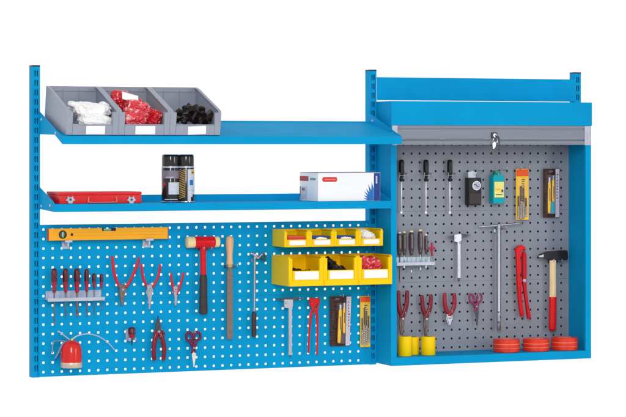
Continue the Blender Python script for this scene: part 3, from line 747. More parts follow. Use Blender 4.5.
# mallet
Y = -.035
a = at(186.2, 242.4, Y); b = at(194.4, 242.2, Y); c = at(214, 241.8, Y); d = at(219, 241.7, Y); zc = (a.z + d.z) / 2
k = mpx(200, Y)
t = thing('mallet', 'red mallet with cream nylon faces and black grip', 'mallet', at(203, 314, Y))
bm = NB(); lathe(bm, (b.x, Y, zc), [(-.0005, 5.0 * k), (.002, 5.8 * k), (.006, 5.95 * k), ((c.x - b.x) * .5, 5.7 * k), (c.x - b.x - .006, 5.95 * k), (c.x - b.x - .001, 5.7 * k), (c.x - b.x + .0005, 5 * k)], 36, 'X'); part(t, 'head', bm, REDP, 40)
bm = NB(); lathe(bm, (a.x, Y, zc), [(0, 4.6 * k), (.003, 5.5 * k), (.008, 5.7 * k), (b.x - a.x - .001, 5.5 * k)], 36, 'X'); part(t, 'nylon_face', bm, CREAM, 40)
bm = NB(); lathe(bm, (c.x, Y, zc), [(.001, 5.3 * k), (d.x - c.x - .006, 5.5 * k), (d.x - c.x - .002, 5.2 * k), (d.x - c.x, 4.3 * k)], 36, 'X'); part(t, 'nylon_face', bm, CREAM, 40)
bm = NB(); tube(bm, [at(203, 246, Y), at(203.1, 260, Y), at(203.3, 278, Y)], [3.3 * k, 3.0 * k, 3.0 * k], 20, .8); part(t, 'handle', bm, REDP, 60)
bm = NB(); tube(bm, [at(203.2, 275.2, Y), at(203.3, 280, Y), at(203.3, 296, Y), at(203.4, 308, Y), at(203.4, 312.6, Y)], [3.4 * k, 3.9 * k, 4.0 * k, 4.4 * k, 4.3 * k], 20, .8); part(t, 'grip', bm, BLKR, 60)
HPL = mat('dull_hook_plate', rgb(150, 152, 164), .5, metal=.4)
def hook(pxy, label, out=.03, wide=.0, up=.012, base=0., m=CHROME, prongs=1, gap=.03, tag_=True):
    c = at(pxy[0], pxy[1], base)
    t = thing('tool_hook', label, 'hook', c, 'wire hooks on the panels')
    offs = [0] if prongs == 1 else [-gap / 2, gap / 2]
    for o in offs:
        bm = NB(); tube(bm, [(c.x + o, base + .001, c.z), (c.x + o, base - out * .85, c.z), (c.x + o, base - out, c.z + .003), (c.x + o, base - out - .001, c.z + up)], .0017, 8, ref=(1, 0, 0), smooth=4); part(t, 'prong', bm, m, 60)
    bm = NB(); box(bm, c.x - .0045 - (gap / 2 if prongs > 1 else 0), c.x + .0045 + (gap / 2 if prongs > 1 else 0), base - .0025, base - .0004, c.z - .0055, c.z + .0055, .0006); part(t, 'hook_plate', bm, DSTEEL if prongs > 1 else HPL, None)
    return t
hook((203, 249.2), 'two-pronged steel hook under the mallet head', .06, prongs=2, gap=.034)

# file
Y = -.024; k = mpx(230, Y)
t = thing('file', 'flat grey file with turned pale wooden handle', 'file', at(229.6, 339, Y))
bm = NB(); z0 = at(229.5, 235.6, Y).z
lathe(bm, (at(229.7, 250, Y).x, Y, z0), [(0, .6 * k), (-.6 * k, 2.4 * k), (-2.2 * k, 3.7 * k), (-5 * k, 4.1 * k), (-11 * k, 3.8 * k), (-18 * k, 3.1 * k), (-23 * k, 3.0 * k), (-28.4 * k, 3.5 * k)], 28); part(t, 'handle', bm, WOOD, 50)
bm = NB(); lathe(bm, (at(229.6, 250, Y).x, Y, z0), [(-28.4 * k, 3.55 * k), (-31.6 * k, 3.3 * k), (-32 * k, 2.4 * k)], 28); part(t, 'ferrule', bm, BRASS, 40)
part(t, 'blade', prism(NB(), poly([(228.2, 267), (231.2, 267), (232.6, 272), (232.8, 334), (232.4, 339), (227.1, 339.2), (226.7, 334), (226.8, 272)], Y), Y - .003, Y + .003, .0008), RASP, None)
hook((229.4, 266.5), 'two-pronged steel hook under the file ferrule', .04, prongs=2, gap=.040)

# swivel-head bar
Y = -.026; k = mpx(255, Y)
t = thing('breaker_bar', 'slim steel bar wrench with swivel head and black grip', 'wrench', at(254, 337, Y))
bm = NB(); tube(bm, [at(254.9, 256, Y), at(254.5, 285, Y), at(254.1, 315, Y)], [1.25 * k, 1.15 * k, 1.15 * k], 14); part(t, 'rod', bm, STEEL, 60)
bm = NB(); tube(bm, [at(254.1, 312.8, Y), at(254, 315, Y), at(253.9, 333, Y), at(253.8, 336, Y)], [2.1 * k, 2.45 * k, 2.5 * k, 2.3 * k], 18); part(t, 'grip', bm, BLKR, 60)
bm = NB(); tube(bm, [at(250.6, 253.2, Y), at(254.2, 254.4, Y), at(257.6, 257.8, Y), at(261.4, 254.6, Y), at(264.6, 253.2, Y)], [1.1 * k, 1.7 * k, 1.5 * k, 1.5 * k, 1.0 * k], 14, 1.2); part(t, 'swivel_head', bm, CHROME, 60)
bm = NB(); tube(bm, ellipse(at(263, 256.8, Y - .003), 2.3 * k, 2.7 * k), 1.0 * k, 10, closed=True); part(t, 'ring', bm, DSTEEL, 60)
hook((252.2, 260), 'steel hook at the head of the black-gripped bar wrench', .035)

# vernier caliper
def caliper(label, Y, beam, slider, jaw1, jaw2, tip, lab_m=STEEL):
    c = at(beam[0], beam[3], Y)
    t = thing('caliper', label, 'caliper', c, 'vernier calipers')
    part(t, 'beam', prism(NB(), poly([(beam[0], beam[2]), (beam[1], beam[2]), (beam[1], beam[3]), (beam[0], beam[3])], Y), Y - .002, Y + .0015, .0005), lab_m, None)
    for j in (jaw1, jaw2): part(t, 'jaw', prism(NB(), poly(j, Y - .002), Y - .0042, Y - .0003, .0005), DSTEEL, None)
    sl = part(t, 'slider', prism(NB(), poly(slider, Y - .004), Y - .0085, Y + .003, .0008), STEEL, None)
    p = at(slider[0][0] + 1.5, (slider[0][1] + slider[2][1]) / 2, Y)
    bm = NB(); lathe(bm, (p.x, Y - .0085, p.z), [(0, .004), (-.004, .004), (-.005, .003)], 14, 'Y'); part(t, 'thumb_screw', bm, CHROME, 40, sl)
    part(t, 'depth_rod', prism(NB(), poly(tip, Y), Y - .001, Y + .001), DSTEEL, None)
    bm = NB()
    n = 30
    for i in range(n):
        py = beam[2] + 12 + (beam[3] - beam[2] - 16) * i / n
        a = at(beam[0] + .3, py, Y - .0021); L = .007 if i % 5 == 0 else .0042
        box(bm, a.x, a.x + L, Y - .0023, Y - .00205, a.z - .0004, a.z + .0004)
    part(t, 'scale_marks', bm, DSTEEL, None)
    return t
caliper('steel caliper hanging on the blue panel beside red pipe pliers', -.022, (288.4, 291.8, 298, 355), [(283.8, 299.4), (292.6, 299.4), (292.6, 306), (290, 308.4), (283.8, 307.6)],
    [(273, 298.7), (284, 297.9), (292, 297.6), (292, 300.6), (282, 300.2)], [(303.6, 298.2), (292.6, 297.2), (291.8, 300.4), (298, 300)], [(289.6, 355), (290.6, 355), (290.6, 357.6), (289.9, 357.6)])
bm = NB(); p = at(291.2, 345.2, -.026); box(bm, p.x - .004, p.x + .004, -.028, -.0245, p.z - .006, p.z + .006, .001)
# red pipe pliers (blue panel)
Y = YP
t = thing('pipe_pliers', 'slim bright red pipe pliers on the blue panel beside the caliper', 'pliers', at(314, 305, Y))
for k_, pts, rr in ((0, [(317.8, 298.8), (316.8, 304), (312.8, 309.5), (310.4, 318), (309.2, 335), (308.4, 352.6)], [.010, .011, .007, .0056, .0046, .0042]), (1, [(311.2, 298.6), (312, 304), (315.6, 309), (317.2, 318), (317.4, 335), (317, 354.2)], [.009, .011, .008, .0056, .0046, .0042])):
    bm = NB(); tube(bm, [at(a, b, Y - .004 * k_) for a, b in pts], rr, 12, .45, smooth=5); part(t, 'handle', bm, REDP, 60)
part(t, 'jaw', prism(NB(), poly([(309.4, 297.6), (313, 299.6), (317, 297.4), (319, 300.6), (318.6, 308), (315.5, 312), (312, 310), (310, 304)], Y - .006), Y - .008, Y - .004, .0008), REDP, None)
bm = NB(); p = at(315.6, 306.5, Y); lathe(bm, (p.x, Y - .0082, p.z), [(0, .0045), (-.003, .004)], 16, 'Y')
tube(bm, [at(311, 312.5, Y - .0085), at(318, 303.5, Y - .0085)], .0014, 6); part(t, 'adjusting_slot', bm, DSTEEL, 40)
hook((314.6, 312), 'steel hook behind the slim red pipe pliers', .02)

# carded cutters and drill bits
def blister(label, group, Y, out, strip, knives, teal=None):
    """out: four picture points of the card"""
    c = at((out[0][0] + out[1][0]) / 2, out[2][1], Y)
    t = thing('carded_cutters', label, 'blister pack', c, group)
    part(t, 'card', prism(NB(), poly(out, Y), Y, Y + .0016), BCARD, None)
    part(t, 'pale_strip', prism(NB(), poly(strip, Y - .001), Y - .0012, Y - .0002), LILAC, None)
    # print: rows of small pale marks down the dark edge and the strip
    bm = NB(); rnd = random.Random(int(out[0][0]))
    n = 16
    for i in range(n):
        f = (i + .5) / n; px = out[0][0] + 1.6; py = out[0][1] + 2 + (out[3][1] - out[0][1] - 5) * f
        a = at(px, py, Y); wdt = rnd.uniform(.006, .014)
        box(bm, a.x, a.x + wdt, Y - .0006, Y - .0001, a.z - .0016, a.z + .0008)
    part(t, 'print_marks', bm, mat('dull_print', rgb(92, 66, 74), .5) if 'dull_print' not in MATS else MATS['dull_print'], None)
    bm = NB()
    for i in range(9):
        f = (i + .5) / 9
        px = (strip[0][0] + strip[1][0]) / 2; py = strip[0][1] + 4 + (strip[2][1] - strip[0][1]) * .55 * f
        a = at(px, py, Y - .001); box(bm, a.x - .004, a.x + rnd.uniform(-.001, .004), Y - .0018, Y - .0013, a.z - .003, a.z + .002)
    part(t, 'strip_marks', bm, BCARD, None)
    for kn in knives:
        (xa_, ya_), (xb2, yb2), wp = kn
        A = at(xa_, ya_, Y - .010); B = at(xb2, yb2, Y - .010); r = wp * mpx(xa_, Y) / 2
        bm = NB(); tube(bm, [A, A.lerp(B, .05), A.lerp(B, .5), A.lerp(B, .93), B], [r * .45, r * .85, r, r * .95, r * .6], 12, .7); kb = part(t, 'cutter', bm, YKNIFE, 60)
        bm = NB(); d = (B - A).normalized(); box(bm, A.x - r * .5, A.x + r * .5, Y - .0115, Y - .0095, A.z, A.z + .020); part(t, 'cutter_blade', bm, STEEL, None, kb)
        bm = NB(); box(bm, A.lerp(B, .35).x - r * .22, A.lerp(B, .35).x + r * .22, Y - .010 - r * .78, Y - .010 - r * .62, A.lerp(B, .6).z, A.lerp(B, .2).z, .0004); part(t, 'slide', bm, BCARD, None, kb)
    if teal: part(t, 'teal_panel', prism(NB(), poly(teal, Y - .012), Y - .0185, Y - .012, .0006), AQUA, None)
    p = [(out[0][0] + 5.5, out[0][1] + 1.6), (out[0][0] + 9.5, out[0][1] + 1.6), (out[0][0] + 9.5, out[0][1] + 3.4), (out[0][0] + 5.5, out[0][1] + 3.4)]
    part(t, 'hang_tab', prism(NB(), poly(p, Y - .0005), Y - .0007, Y - .0001), mat('tab_grey', rgb(100, 94, 104), .4) if 'tab_grey' not in MATS else MATS['tab_grey'], None)
    ks = [k_[0][0] for k_ in knives]; y_a = min(k_[0][1] for k_ in knives) - 5; y_b = max(k_[1][1] for k_ in knives) + 1
    fa = at(min(ks) - 3.5, y_b, Y); fb = at(max(ks) + 3, y_a, Y)
    part(t, 'clear_bubble', box(NB(), fa.x, fb.x, Y - .021, Y - .0003, fa.z, fb.z, .003), FILM)
    return t
BLG = 'carded cutters on the panels'
blister('black-carded yellow cutters with a pale strip, hanging on the blue panel', BLG, -.010, [(329.8, 296.4), (351.6, 296.0), (350, 345.8), (329.9, 346.2)],
    [(346.6, 296.6), (351.4, 296.4), (349.6, 345.4), (345.6, 345.6)], [((340.4, 309.5), (339, 342.6), 3.8), ((344.2, 307.5), (344.1, 333), 3.0)])
def bits(label, group, Y, o, topy, bl):
    (x0_, y0_), (x1_, y1_) = o
    t = thing('carded_drill_bits', label, 'drill bit pack', at((x0_ + x1_) / 2, y1_, Y), group)
    part(t, 'card', prism(NB(), poly([(x0_, y0_), (x1_, y0_ - .2), (x1_, y1_ - .2), (x0_, y1_)], Y), Y, Y + .0016), YCARD, None)
    part(t, 'orange_header', prism(NB(), poly([(x0_ + .2, y0_ + .6), (x1_ - .2, y0_ + .4), (x1_ - .2, topy - .2), (x0_ + .2, topy)], Y), Y - .0008, Y - .0001), ORANGE, None)
    wd_ = x1_ - x0_
    for i, (f, l0, l1) in enumerate(bl):
        px = x0_ + wd_ * f; A = at(px, topy + l0, Y - .006); B = at(px, topy + l1, Y - .006); r = wd_ * .082 * mpx(px, Y)
        db = NB(); tube(db, [A, A.lerp(B, .45)], r * .8, 10, smooth=1); o_ = part(t, 'drill_bit', db, DSTEEL, 60)
        db = NB(); n = 46; pts = []
        for ph in (0, math.pi):
            pts = [A.lerp(B, .45 + .55 * q / n) + Vector((math.cos(ph + q * .62) * r * .55, math.sin(ph + q * .62) * r * .55, 0)) for q in range(n + 1)]
            tube(db, pts, r * .55, 7, smooth=1)
        part(t, 'twist_flute', db, CHROME, 60, o_)
    bm = NB(); rnd = random.Random(int(x0_))
    for i in range(12):
        f = (i + .5) / 12; a = at(x0_ + wd_ * .56, topy + 2 + (y1_ - topy) * .52 * f, Y)
        box(bm, a.x - .007, a.x + rnd.uniform(.001, .009), Y - .0009, Y - .0002, a.z - .0022, a.z + .0012)
    part(t, 'print_marks', bm, BCARD, None)
    fa = at(x0_ + .8, y1_ - 1.2, Y); fb = at(x1_ - .8, topy + 1.2, Y)
    part(t, 'clear_bubble', box(NB(), fa.x, fb.x, Y - .014, Y - .0003, fa.z, fb.z, .003), FILM)
    return t
BTG = 'carded drill bits on the panels'
bits('yellow card of drill bits with an orange top, beside the slotted upright', BTG, -.010, ((360.3, 296.2), (370.2, 347.2)), 302.2, [(.2, 16, 42), (.42, 6, 43.5), (.64, 9, 42), (.84, 14, 40)])
hook((340.5, 296.3), 'steel hook carrying the black-carded yellow cutters on the blue panel', .03)
hook((365.4, 296.6), 'steel hook carrying the drill bit card beside the slotted upright', .03)

# oil can
Y = -.045; k = mpx(71, Y)
bx_ = at(71.4, 350, Y).x; z0 = at(71.4, 367.4, Y).z; z1 = at(71.4, 340.4, Y).z
t = thing('oil_can', 'red oil can with silver base and long curved spout', 'oil can', (bx_, Y, z0))
H = z1 - z0; r = 10.7 * k
bm = NB(); lathe(bm, (bx_, Y, z0), [(H * .2, r), (H * .52, r * .995), (H * .68, r * .965), (H * .82, r * .87), (H * .92, r * .70), (H * .975, r * .48), (H, r * .28)], 44); part(t, 'body', bm, REDC, 50)
bm = NB(); lathe(bm, (bx_, Y, z0), [(0, r * .97), (.002, r * 1.005), (H * .195, r * 1.005), (H * .2, r)], 44); part(t, 'base_ring', bm, mat('base_tin', rgb(214, 196, 178), .4, metal=.45), 40)
bm = NB(); lathe(bm, (bx_ + .002, Y, z1 - .003), [(0, 2.4 * k), (1.0 * k, 2.4 * k), (1.2 * k, 1.7 * k), (2.6 * k, 1.5 * k)], 20); part(t, 'neck', bm, BRASS, 40)
bm = NB(); tube(bm, [at(72.2, 339.6, Y), at(75.5, 336.8, Y), at(80, 335, Y), at(88.9, 333.9, Y), at(99, 336.6, Y), at(108, 342.6, Y), at(114.8, 350.2, Y)], [.95 * k, .85 * k, .72 * k, .62 * k, .55 * k, .5 * k, .42 * k], 12); part(t, 'spout', bm, LSTEEL, 60)
bm = NB(); tube(bm, [at(69.6, 339.8, Y), at(64.5, 335.8, Y), at(61, 333, Y), at(58, 331.2, Y)], [.75 * k, .7 * k, .8 * k, .9 * k], 10, 1.4); part(t, 'thumb_lever', bm, LSTEEL, 60)
GRIPM = mat('grey_blue_zinc', rgb(132, 160, 186), .4, metal=.4, var=.1)
bm = NB(); tube(bm, [at(67.5, 341.6, Y), at(60, 340.8, Y), at(54.2, 341.2, Y), at(52.8, 344, Y), at(52.4, 353, Y)], [.7 * k] * 5, 10, 1.8, smooth=5); part(t, 'handle_strap', bm, GRIPM, 60)
bm = NB(); tube(bm, [at(65, 341.6, Y), at(62.4, 344.2, Y), at(58.2, 352.5, Y), at(55.4, 358, Y)], [.85 * k, .95 * k, 1.0 * k, .8 * k], 10, 1.8); part(t, 'trigger', bm, GRIPM, 60)
hook((68.4, 343), 'steel hook behind the neck of the oil can', .03)

# stubby screwdriver in a clip
screwdriver(131.9, 326.8, 338.6, 345.6, 7.6, -.026, 'stubby red screwdriver standing alone above the pliers row', None, BROWNR, WINE, DSTEEL, .0028, .62, 'cross')
t = thing('panel_clip', 'pale spring clip round the stubby screwdriver', 'clip', at(131, 342, 0))
a = at(126.6, 341.4, -.026); b = at(136.8, 336.6, -.026)
bm = NB(); box(bm, a.x + .004, b.x - .006, -.0035, -.0005, a.z, b.z + .03, .0005); part(t, 'back_plate', bm, LSTEEL, None)
bm = NB(); cx_ = at(131.9, 338, -.026).x
arc = [Vector((cx_ + .0185 * math.cos(R(q)), -.024 + .0185 * math.sin(R(q)), a.z + .004)) for q in range(-60, 241, 20)]
for dz in (0, .003, .006, .009): tube(bm, [p + Vector((0, 0, dz)) for p in arc], .0017, 6, smooth=1, ref=(0, 0, 1))
part(t, 'spring_ring', bm, LSTEEL, 60)

# combination pliers pointing up
Y = YP
t = pliers('combination_pliers', 'dark red pliers hanging with grey jaws upwards on the blue panel', None, Y,
    [(157, 333.6), (155.2, 338), (153.8, 348), (154.2, 359.6)], [(160, 333.6), (162, 338), (164.2, 348), (163.4, 359.6)],
    [[(158.6, 315.4), (155.8, 325.6), (155.4, 331), (157, 334.5), (159.4, 332), (158.7, 325)], [(158.4, 315.4), (161.3, 325.6), (161.8, 331), (160.2, 334.6), (158, 332), (158.5, 325)]], (158.7, 331.4), DRED, DSTEEL, .0094)
for pts in ([(154, 334.6), (156, 331.2), (157.4, 334)], [(164.6, 334.2), (161.6, 331.2), (160, 334)]):
    bm = NB(); tube(bm, [at(a, b, Y) for a, b in pts], [.004, .006, .006], 10, .8); part(t, 'finger_guard', bm, DRED, 60)

# scissors
def scissors(label, Y, l, r, piv, tip, body, mh, mb, lw, shank):
    t = thing('scissors', label, 'scissors', at(*piv, Y), 'scissors on the panels')
    k = mpx(l[0], Y)
    for j, (q, top) in enumerate(((l, 0), (r, 1))):
        bm = NB(); tube(bm, ellipse(at(q[0], q[1], Y - .003 * j), q[2] * k, q[3] * k, 28, q[4]), lw * k, 10, .8, closed=True); part(t, 'finger_loop', bm, mh, 60)
        bm = NB(); tube(bm, [at(a, b, Y - .003 * j) for a, b in shank[j]], [lw * 1.15 * k, lw * 1.5 * k, lw * 1.25 * k, lw * .8 * k], 10, .7); part(t, 'shank', bm, mh, 60)
    for j, bl in enumerate(body): part(t, 'blade', prism(NB(), poly(bl, Y), Y - .0025 + .0025 * j, Y - .0005 + .0025 * j, .0004), mb, None)
    c = at(*piv, Y); bm = NB(); lathe(bm, (c.x, Y - .006, c.z), [(0, .004), (-.003, .0035), (-.0035, .002)], 14, 'Y'); part(t, 'pivot', bm, STEEL, 40)
    return t
scissors('purple-handled scissors, blade down, near the bottom of the blue panel', YP, (189.2, 336.6, 3.2, 4.2, .25), (197.0, 336.2, 3.6, 4.0, -.2), (193.4, 348), None,
    [[(191.6, 350), (195.4, 350), (195.8, 354), (194.3, 367), (193.4, 367), (192, 356)], [(191.8, 350), (195.2, 350), (195.6, 356), (194.5, 364), (193.6, 366.5), (192.4, 357)]], PURP, mat('bright_blade', rgb(236, 226, 216), .3, metal=.3), 1.4,
    [[(190.6, 340.5), (191.6, 343.5), (193.6, 348), (195, 352.6)], [(195.4, 340.2), (195, 343.5), (193.6, 348), (191.8, 352.6)]])
hook((192.6, 332.4), 'steel hook between the loops of the purple scissors', .03, m=LSTEEL)
hook((158.6, 336), 'steel hook inside the upturned dark red pliers', .03)
for px, py, lab in ((122.6, 284.6, 'steel hook under the pivot of the largest circlip pliers'), (149.8, 284.6, 'steel hook under the pivot of the middle circlip pliers'), (175.4, 286.2, 'steel hook under the pivot of the smallest circlip pliers')):
    hook((px, py), lab, .028)

# ================================================================ tools in the cabinet (grey panel at y = .06)
YG = .038; GB = .0598
# three black screwdrivers hung in H-shaped clips
for k_, (px, lab) in enumerate(((401.4, 'black screwdriver with long shaft, nearest the cabinet wall'), (425.9, 'black screwdriver with long shaft, between its two twins'), (449.8, 'black screwdriver with long shaft, beside the black dial box'))):
    screwdriver(px, 159.6, 181.6, 213.8, 5.6, YG, lab, 'black screwdrivers in the cabinet', BLKP, BLKP, mat('bright_shaft', rgb(226, 218, 222), .35, metal=.3) if 'bright_shaft' not in MATS else MATS['bright_shaft'], .0036, .62, 'flat')
    c = at(px, 175.2, YG)
    t = thing('screwdriver_hook', ['shiny wire clip holding the black screwdriver nearest the cabinet wall', 'shiny wire clip holding the middle black screwdriver', 'shiny wire clip holding the black screwdriver beside the dial box'][k_], 'hook', (c.x, GB, c.z), 'wire clips of the black screwdrivers')
    bm = NB(); w_ = .018
    tube(bm, [(c.x - w_, GB, c.z + .014), (c.x - w_, YG - .022, c.z + .012), (c.x - w_ - .001, YG - .024, c.z + .002), (c.x - w_, YG - .022, c.z - .012)], .0018, 8, ref=(1, 0, 0)); part(t, 'prong', bm, CHROME, 60)
    bm = NB(); tube(bm, [(c.x - w_, YG - .0225, c.z), (c.x, YG - .0255, c.z + .0005), (c.x + w_, YG - .0225, c.z)], .0017, 8); part(t, 'crossbar', bm, CHROME, 60)
    bm = NB(); tube(bm, [(c.x + w_, GB, c.z + .012), (c.x + w_, YG - .020, c.z + .006), (c.x + w_, YG - .0225, c.z)], .0018, 8, ref=(1, 0, 0)); part(t, 'prong', bm, CHROME, 60)

# black case with a dial
Y = .010
x0, z1 = xz(468.6, 177.8, Y); x1, z0 = xz(481.4, 205.2, Y)
t = thing('dial_case', 'black case with a round silver dial hanging in the cabinet', 'gauge case', ((x0 + x1) / 2, .035, z0))
part(t, 'case', box(NB(), x0, x1, Y, .050, z0, z1, .004), BLKP)
bm = NB(); box(bm, x0 + .004, x1 - .004, Y - .0012, Y - .0002, z0 + .006, z0 + .05); part(t, 'front_panel', bm, mat('brown_black_panel', rgb(50, 36, 36), .35, var=.1), None)
c = at(476.2, 185.6, Y); kk = mpx(476, Y)
bm = NB(); lathe(bm, (c.x, Y, c.z), [(0, 5.0 * kk), (-.003, 5.0 * kk), (-.005, 4.6 * kk), (-.005, 3.9 * kk), (-.003, 3.8 * kk)], 36, 'Y'); dl = part(t, 'dial', bm, STEEL, 40)
bm = NB(); lathe(bm, (c.x, Y - .0029, c.z), [(0, 3.75 * kk), (-.0006, 3.7 * kk)], 36, 'Y'); part(t, 'dial_face', bm, CAPG, 40, dl)
bm = NB(); tube(bm, [(c.x - 2.6 * kk, Y - .005, c.z + 1.2 * kk), (c.x - .8 * kk, Y - .005, c.z + .9 * kk), (c.x + .8 * kk, Y - .005, c.z - .9 * kk), (c.x + 2.6 * kk, Y - .005, c.z - 1.2 * kk)], .0016, 8); part(t, 'pointer', bm, DSTEEL, 60, dl)
part(t, 'hanging_tab', prism(NB(), poly([(468, 172.2), (473, 171), (475.8, 172.6), (475.6, 178.6), (468, 178.8)], .03), .028, .031, .0005), LSTEEL, None)
hook((477.6, 170.6), 'small bright hook beside the tab of the black dial case', .04, base=GB)
hook((471.6, 174.8), 'small bright hook through the tab of the black dial case', .045, base=GB)
# teal box
Y = .012
x0, z1 = xz(493.2, 174.6, Y); x1, z0 = xz(504.4, 203.4, Y)
t = thing('teal_case', 'teal plastic case with a pale yellow label hanging in the cabinet', 'case', ((x0 + x1) / 2, .035, z0))
bm = NB(); prism(bm, [(x0, z0), (x1, z0), (x1, z1 - .012), (x1 - .006, z1), (x0 + .006, z1), (x0, z1 - .012)], Y, .052, .002); part(t, 'case', bm, TEAL, 30)
bm = NB(); cx_ = (x0 + x1) / 2; box(bm, cx_ - .013, cx_ + .013, Y + .008, .046, z1 + .0002, z1 + .016, .003); part(t, 'cap', bm, TEALD)
q = xz(494.4, 197.4, Y); q2 = xz(503.8, 181.8, Y)
lb = part(t, 'label', box(NB(), q[0], q2[0], Y - .0007, Y - .0001, q[1], q2[1]), PALEY, None)
bm = NB(); box(bm, q2[0] - .012, q2[0] - .003, Y - .0012, Y - .0008, q[1] + .022, q[1] + .034); box(bm, q[0] + .006, q2[0] - .008, Y - .0012, Y - .0008, q[1] + .010, q[1] + .014); part(t, 'label_mark', bm, DSTEEL, None, lb)
bm = NB(); box(bm, q[0] + .004, q2[0] - .016, Y - .0012, Y - .0008, q[1] + .030, q[1] + .038); part(t, 'pale_label_mark', bm, YKNIFE, None, lb)
hook((493.4, 176), 'bright hook at the left shoulder of the teal case', .05, base=GB)
hook((501.9, 169.8), 'bright hook at the right shoulder of the teal case', .05, base=GB)
# carded bits and cutters
bits('yellow card of drill bits with an orange top, beside the teal case', BTG, .044, ((516, 169), (528.6, 220)), 176.4, [(.2, 20, 42), (.4, 10, 43), (.6, 12, 42), (.8, 22, 40)])
blister('black-carded yellow cutters with a teal panel, hanging in the cabinet', BLG, .044, [(543.2, 169), (559.6, 168.6), (559.3, 217.4), (543.0, 217.6)],
    [(555.6, 169), (559.4, 168.8), (559.1, 217), (555.4, 217.2)], [((549.4, 182), (549.2, 213), 3.6), ((553.2, 180), (553.4, 211), 3.0)], [(550.6, 201.6), (554.2, 201.4), (554.2, 213.6), (550.2, 213.8)])
hook((518, 169.4), 'bright hook at the left corner of the drill bit card in the cabinet', .03, base=GB)
hook((526.6, 169), 'bright hook at the right corner of the drill bit card in the cabinet', .03, base=GB)
hook((545.4, 168.6), 'bright hook at the dark corner of the cutter card in the cabinet', .03, base=GB)
hook((556.8, 168.2), 'bright hook at the pale corner of the cutter card in the cabinet', .03, base=GB)

# rack of dark-handled hex drivers
t = rack(396.6, 434.6, 257, 265.8, GB, 'pale zinc rack of dark-handled drivers in the cabinet', mat('pale_blue_rack', rgb(176, 192, 206), .35, metal=.35, var=.1))
ND = 'dark-handled drivers in the cabinet rack'
DH = mat('dark_brown_handle', rgb(78, 62, 62), .3, var=.4, scale=60, coat=.4)
for px, y0, y1, y2, wp, lab in ((399.4, 231.4, 255.6, 281.6, 6.0, 'dark-handled driver with long dark shaft, against the cabinet wall'), (404.2, 231.0, 255.4, 268, 4.6, 'dark-handled driver crowded beside the one at the cabinet wall'),
    (411.3, 230.2, 255.4, 272.4, 5.8, 'dark-handled driver with pale end, middle of the cabinet rack'), (420.2, 229.2, 254.4, 270, 5.4, 'dark-handled driver standing highest in the cabinet rack'),
    (426, 233.6, 254.4, 268, 3.8, 'slim dark-handled driver next to the red one')):
    s = screwdriver(px, y0 + 1.6, y1, y2, wp, YG - .004, lab, ND, DH, DH, DSTEEL if px < 402 else STEEL, .0022, .7, 'flat', .05)
    bm = NB(); a = at(px, y0, YG - .004); kk = mpx(px, YG); lathe(bm, (a.x, a.y, a.z), [(-2.4 * kk, wp * .33 * kk), (-.6 * kk, wp * .33 * kk), (0, wp * .2 * kk)], 18); part(s, 'end_button', bm, CREAM if px > 402 else LSTEEL, 40)
PINKR = mat('pinkish_red_plastic', rgb(186, 44, 74), .35, var=.15)
# small red T driver
Y = YG - .004
t = thing('hex_driver', 'small red cross-handled driver at the free end of the cabinet rack', 'driver', at(431.9, 275, Y), None)
kk = mpx(432, Y)
bm = NB(); tube(bm, [at(431.9, 242.8, Y), at(431.9, 248, Y), at(431.9, 255.4, Y)], [1.0 * kk, 1.3 * kk, 1.0 * kk], 14); part(t, 'handle', bm, PINKR, 60)
bm = NB(); tube(bm, [at(428.6, 248.2, Y), at(431.9, 247.8, Y), at(435.2, 248.2, Y)], [.8 * kk, 1.1 * kk, .8 * kk], 12)
part(t, 'cross_wing', bm, PINKR, 60)
bm = NB(); tube(bm, [at(431.9, 255, Y), at(431.8, 275, Y)], .0016, 10); part(t, 'shaft', bm, STEEL, 60)

# caliper in the cabinet
caliper('steel caliper hanging in the cabinet beside the driver rack', YG, (457.4, 460.4, 234, 278), [(454, 234.6), (461, 234.2), (461, 240.4), (457.8, 242.4), (454, 241.4)],
    [(446.2, 237.4), (455, 234.9), (461, 234.4), (461, 237.4), (453, 237.8)], [(470.6, 234.6), (461.6, 233.8), (460.8, 237.4), (466, 237)], [(457.6, 278), (459.8, 278), (459.4, 281.4), (458, 281.4)])
hook((457.6, 243.2), 'steel hook under the slider of the caliper in the cabinet', .03, base=GB)

# long T-handle socket wrench
Y = .030; kk = mpx(498, Y)
t = thing('socket_wrench', 'long chromed T-handle socket wrench in the cabinet', 'wrench', at(498.6, 330, Y))
bm = NB(); tube(bm, [at(479.2, 226.8, Y), at(499, 225.2, Y), at(522, 223.2, Y)], [.95 * kk, 1.05 * kk, .9 * kk], 12); part(t, 'crossbar', bm, STEEL, 60)
bm = NB(); xx = at(498.6, 270, Y).x; zt = at(498.6, 223.6, Y).z; zb2 = at(498.6, 330, Y).z
lathe(bm, (xx, Y, zb2), [(0, 2.0 * kk), (.002, 2.3 * kk), (17 * kk, 2.3 * kk), (20 * kk, 2.1 * kk), (zt - zb2 - 3 * kk, 2.1 * kk), (zt - zb2 - .6 * kk, 2.2 * kk), (zt - zb2, 1.5 * kk)], 24); part(t, 'shaft', bm, CHROME, 40)
for f in (3, 8, 13, 18):
    bm = NB(); lathe(bm, (xx + 1.0 * kk * (1 if f % 2 else -1), Y - 2.36 * kk, zb2 + f * kk), [(0, 1.0 * kk), (.0012, .95 * kk)], 14, 'Y'); part(t, 'cross_hole', bm, DSTEEL, 40)
bm = NB(); a = at(494.4, 230.4, Y); box(bm, a.x - .003, a.x + .004, Y - .002, Y, a.z - .008, a.z + .006); part(t, 'paper_tag', bm, mat('pale_teal_tag', rgb(170, 206, 206), .5), None)
hook((498.4, 228.6), 'two-pronged hook under the bar of the T-handle wrench', .045, base=GB, prongs=2, gap=.03)

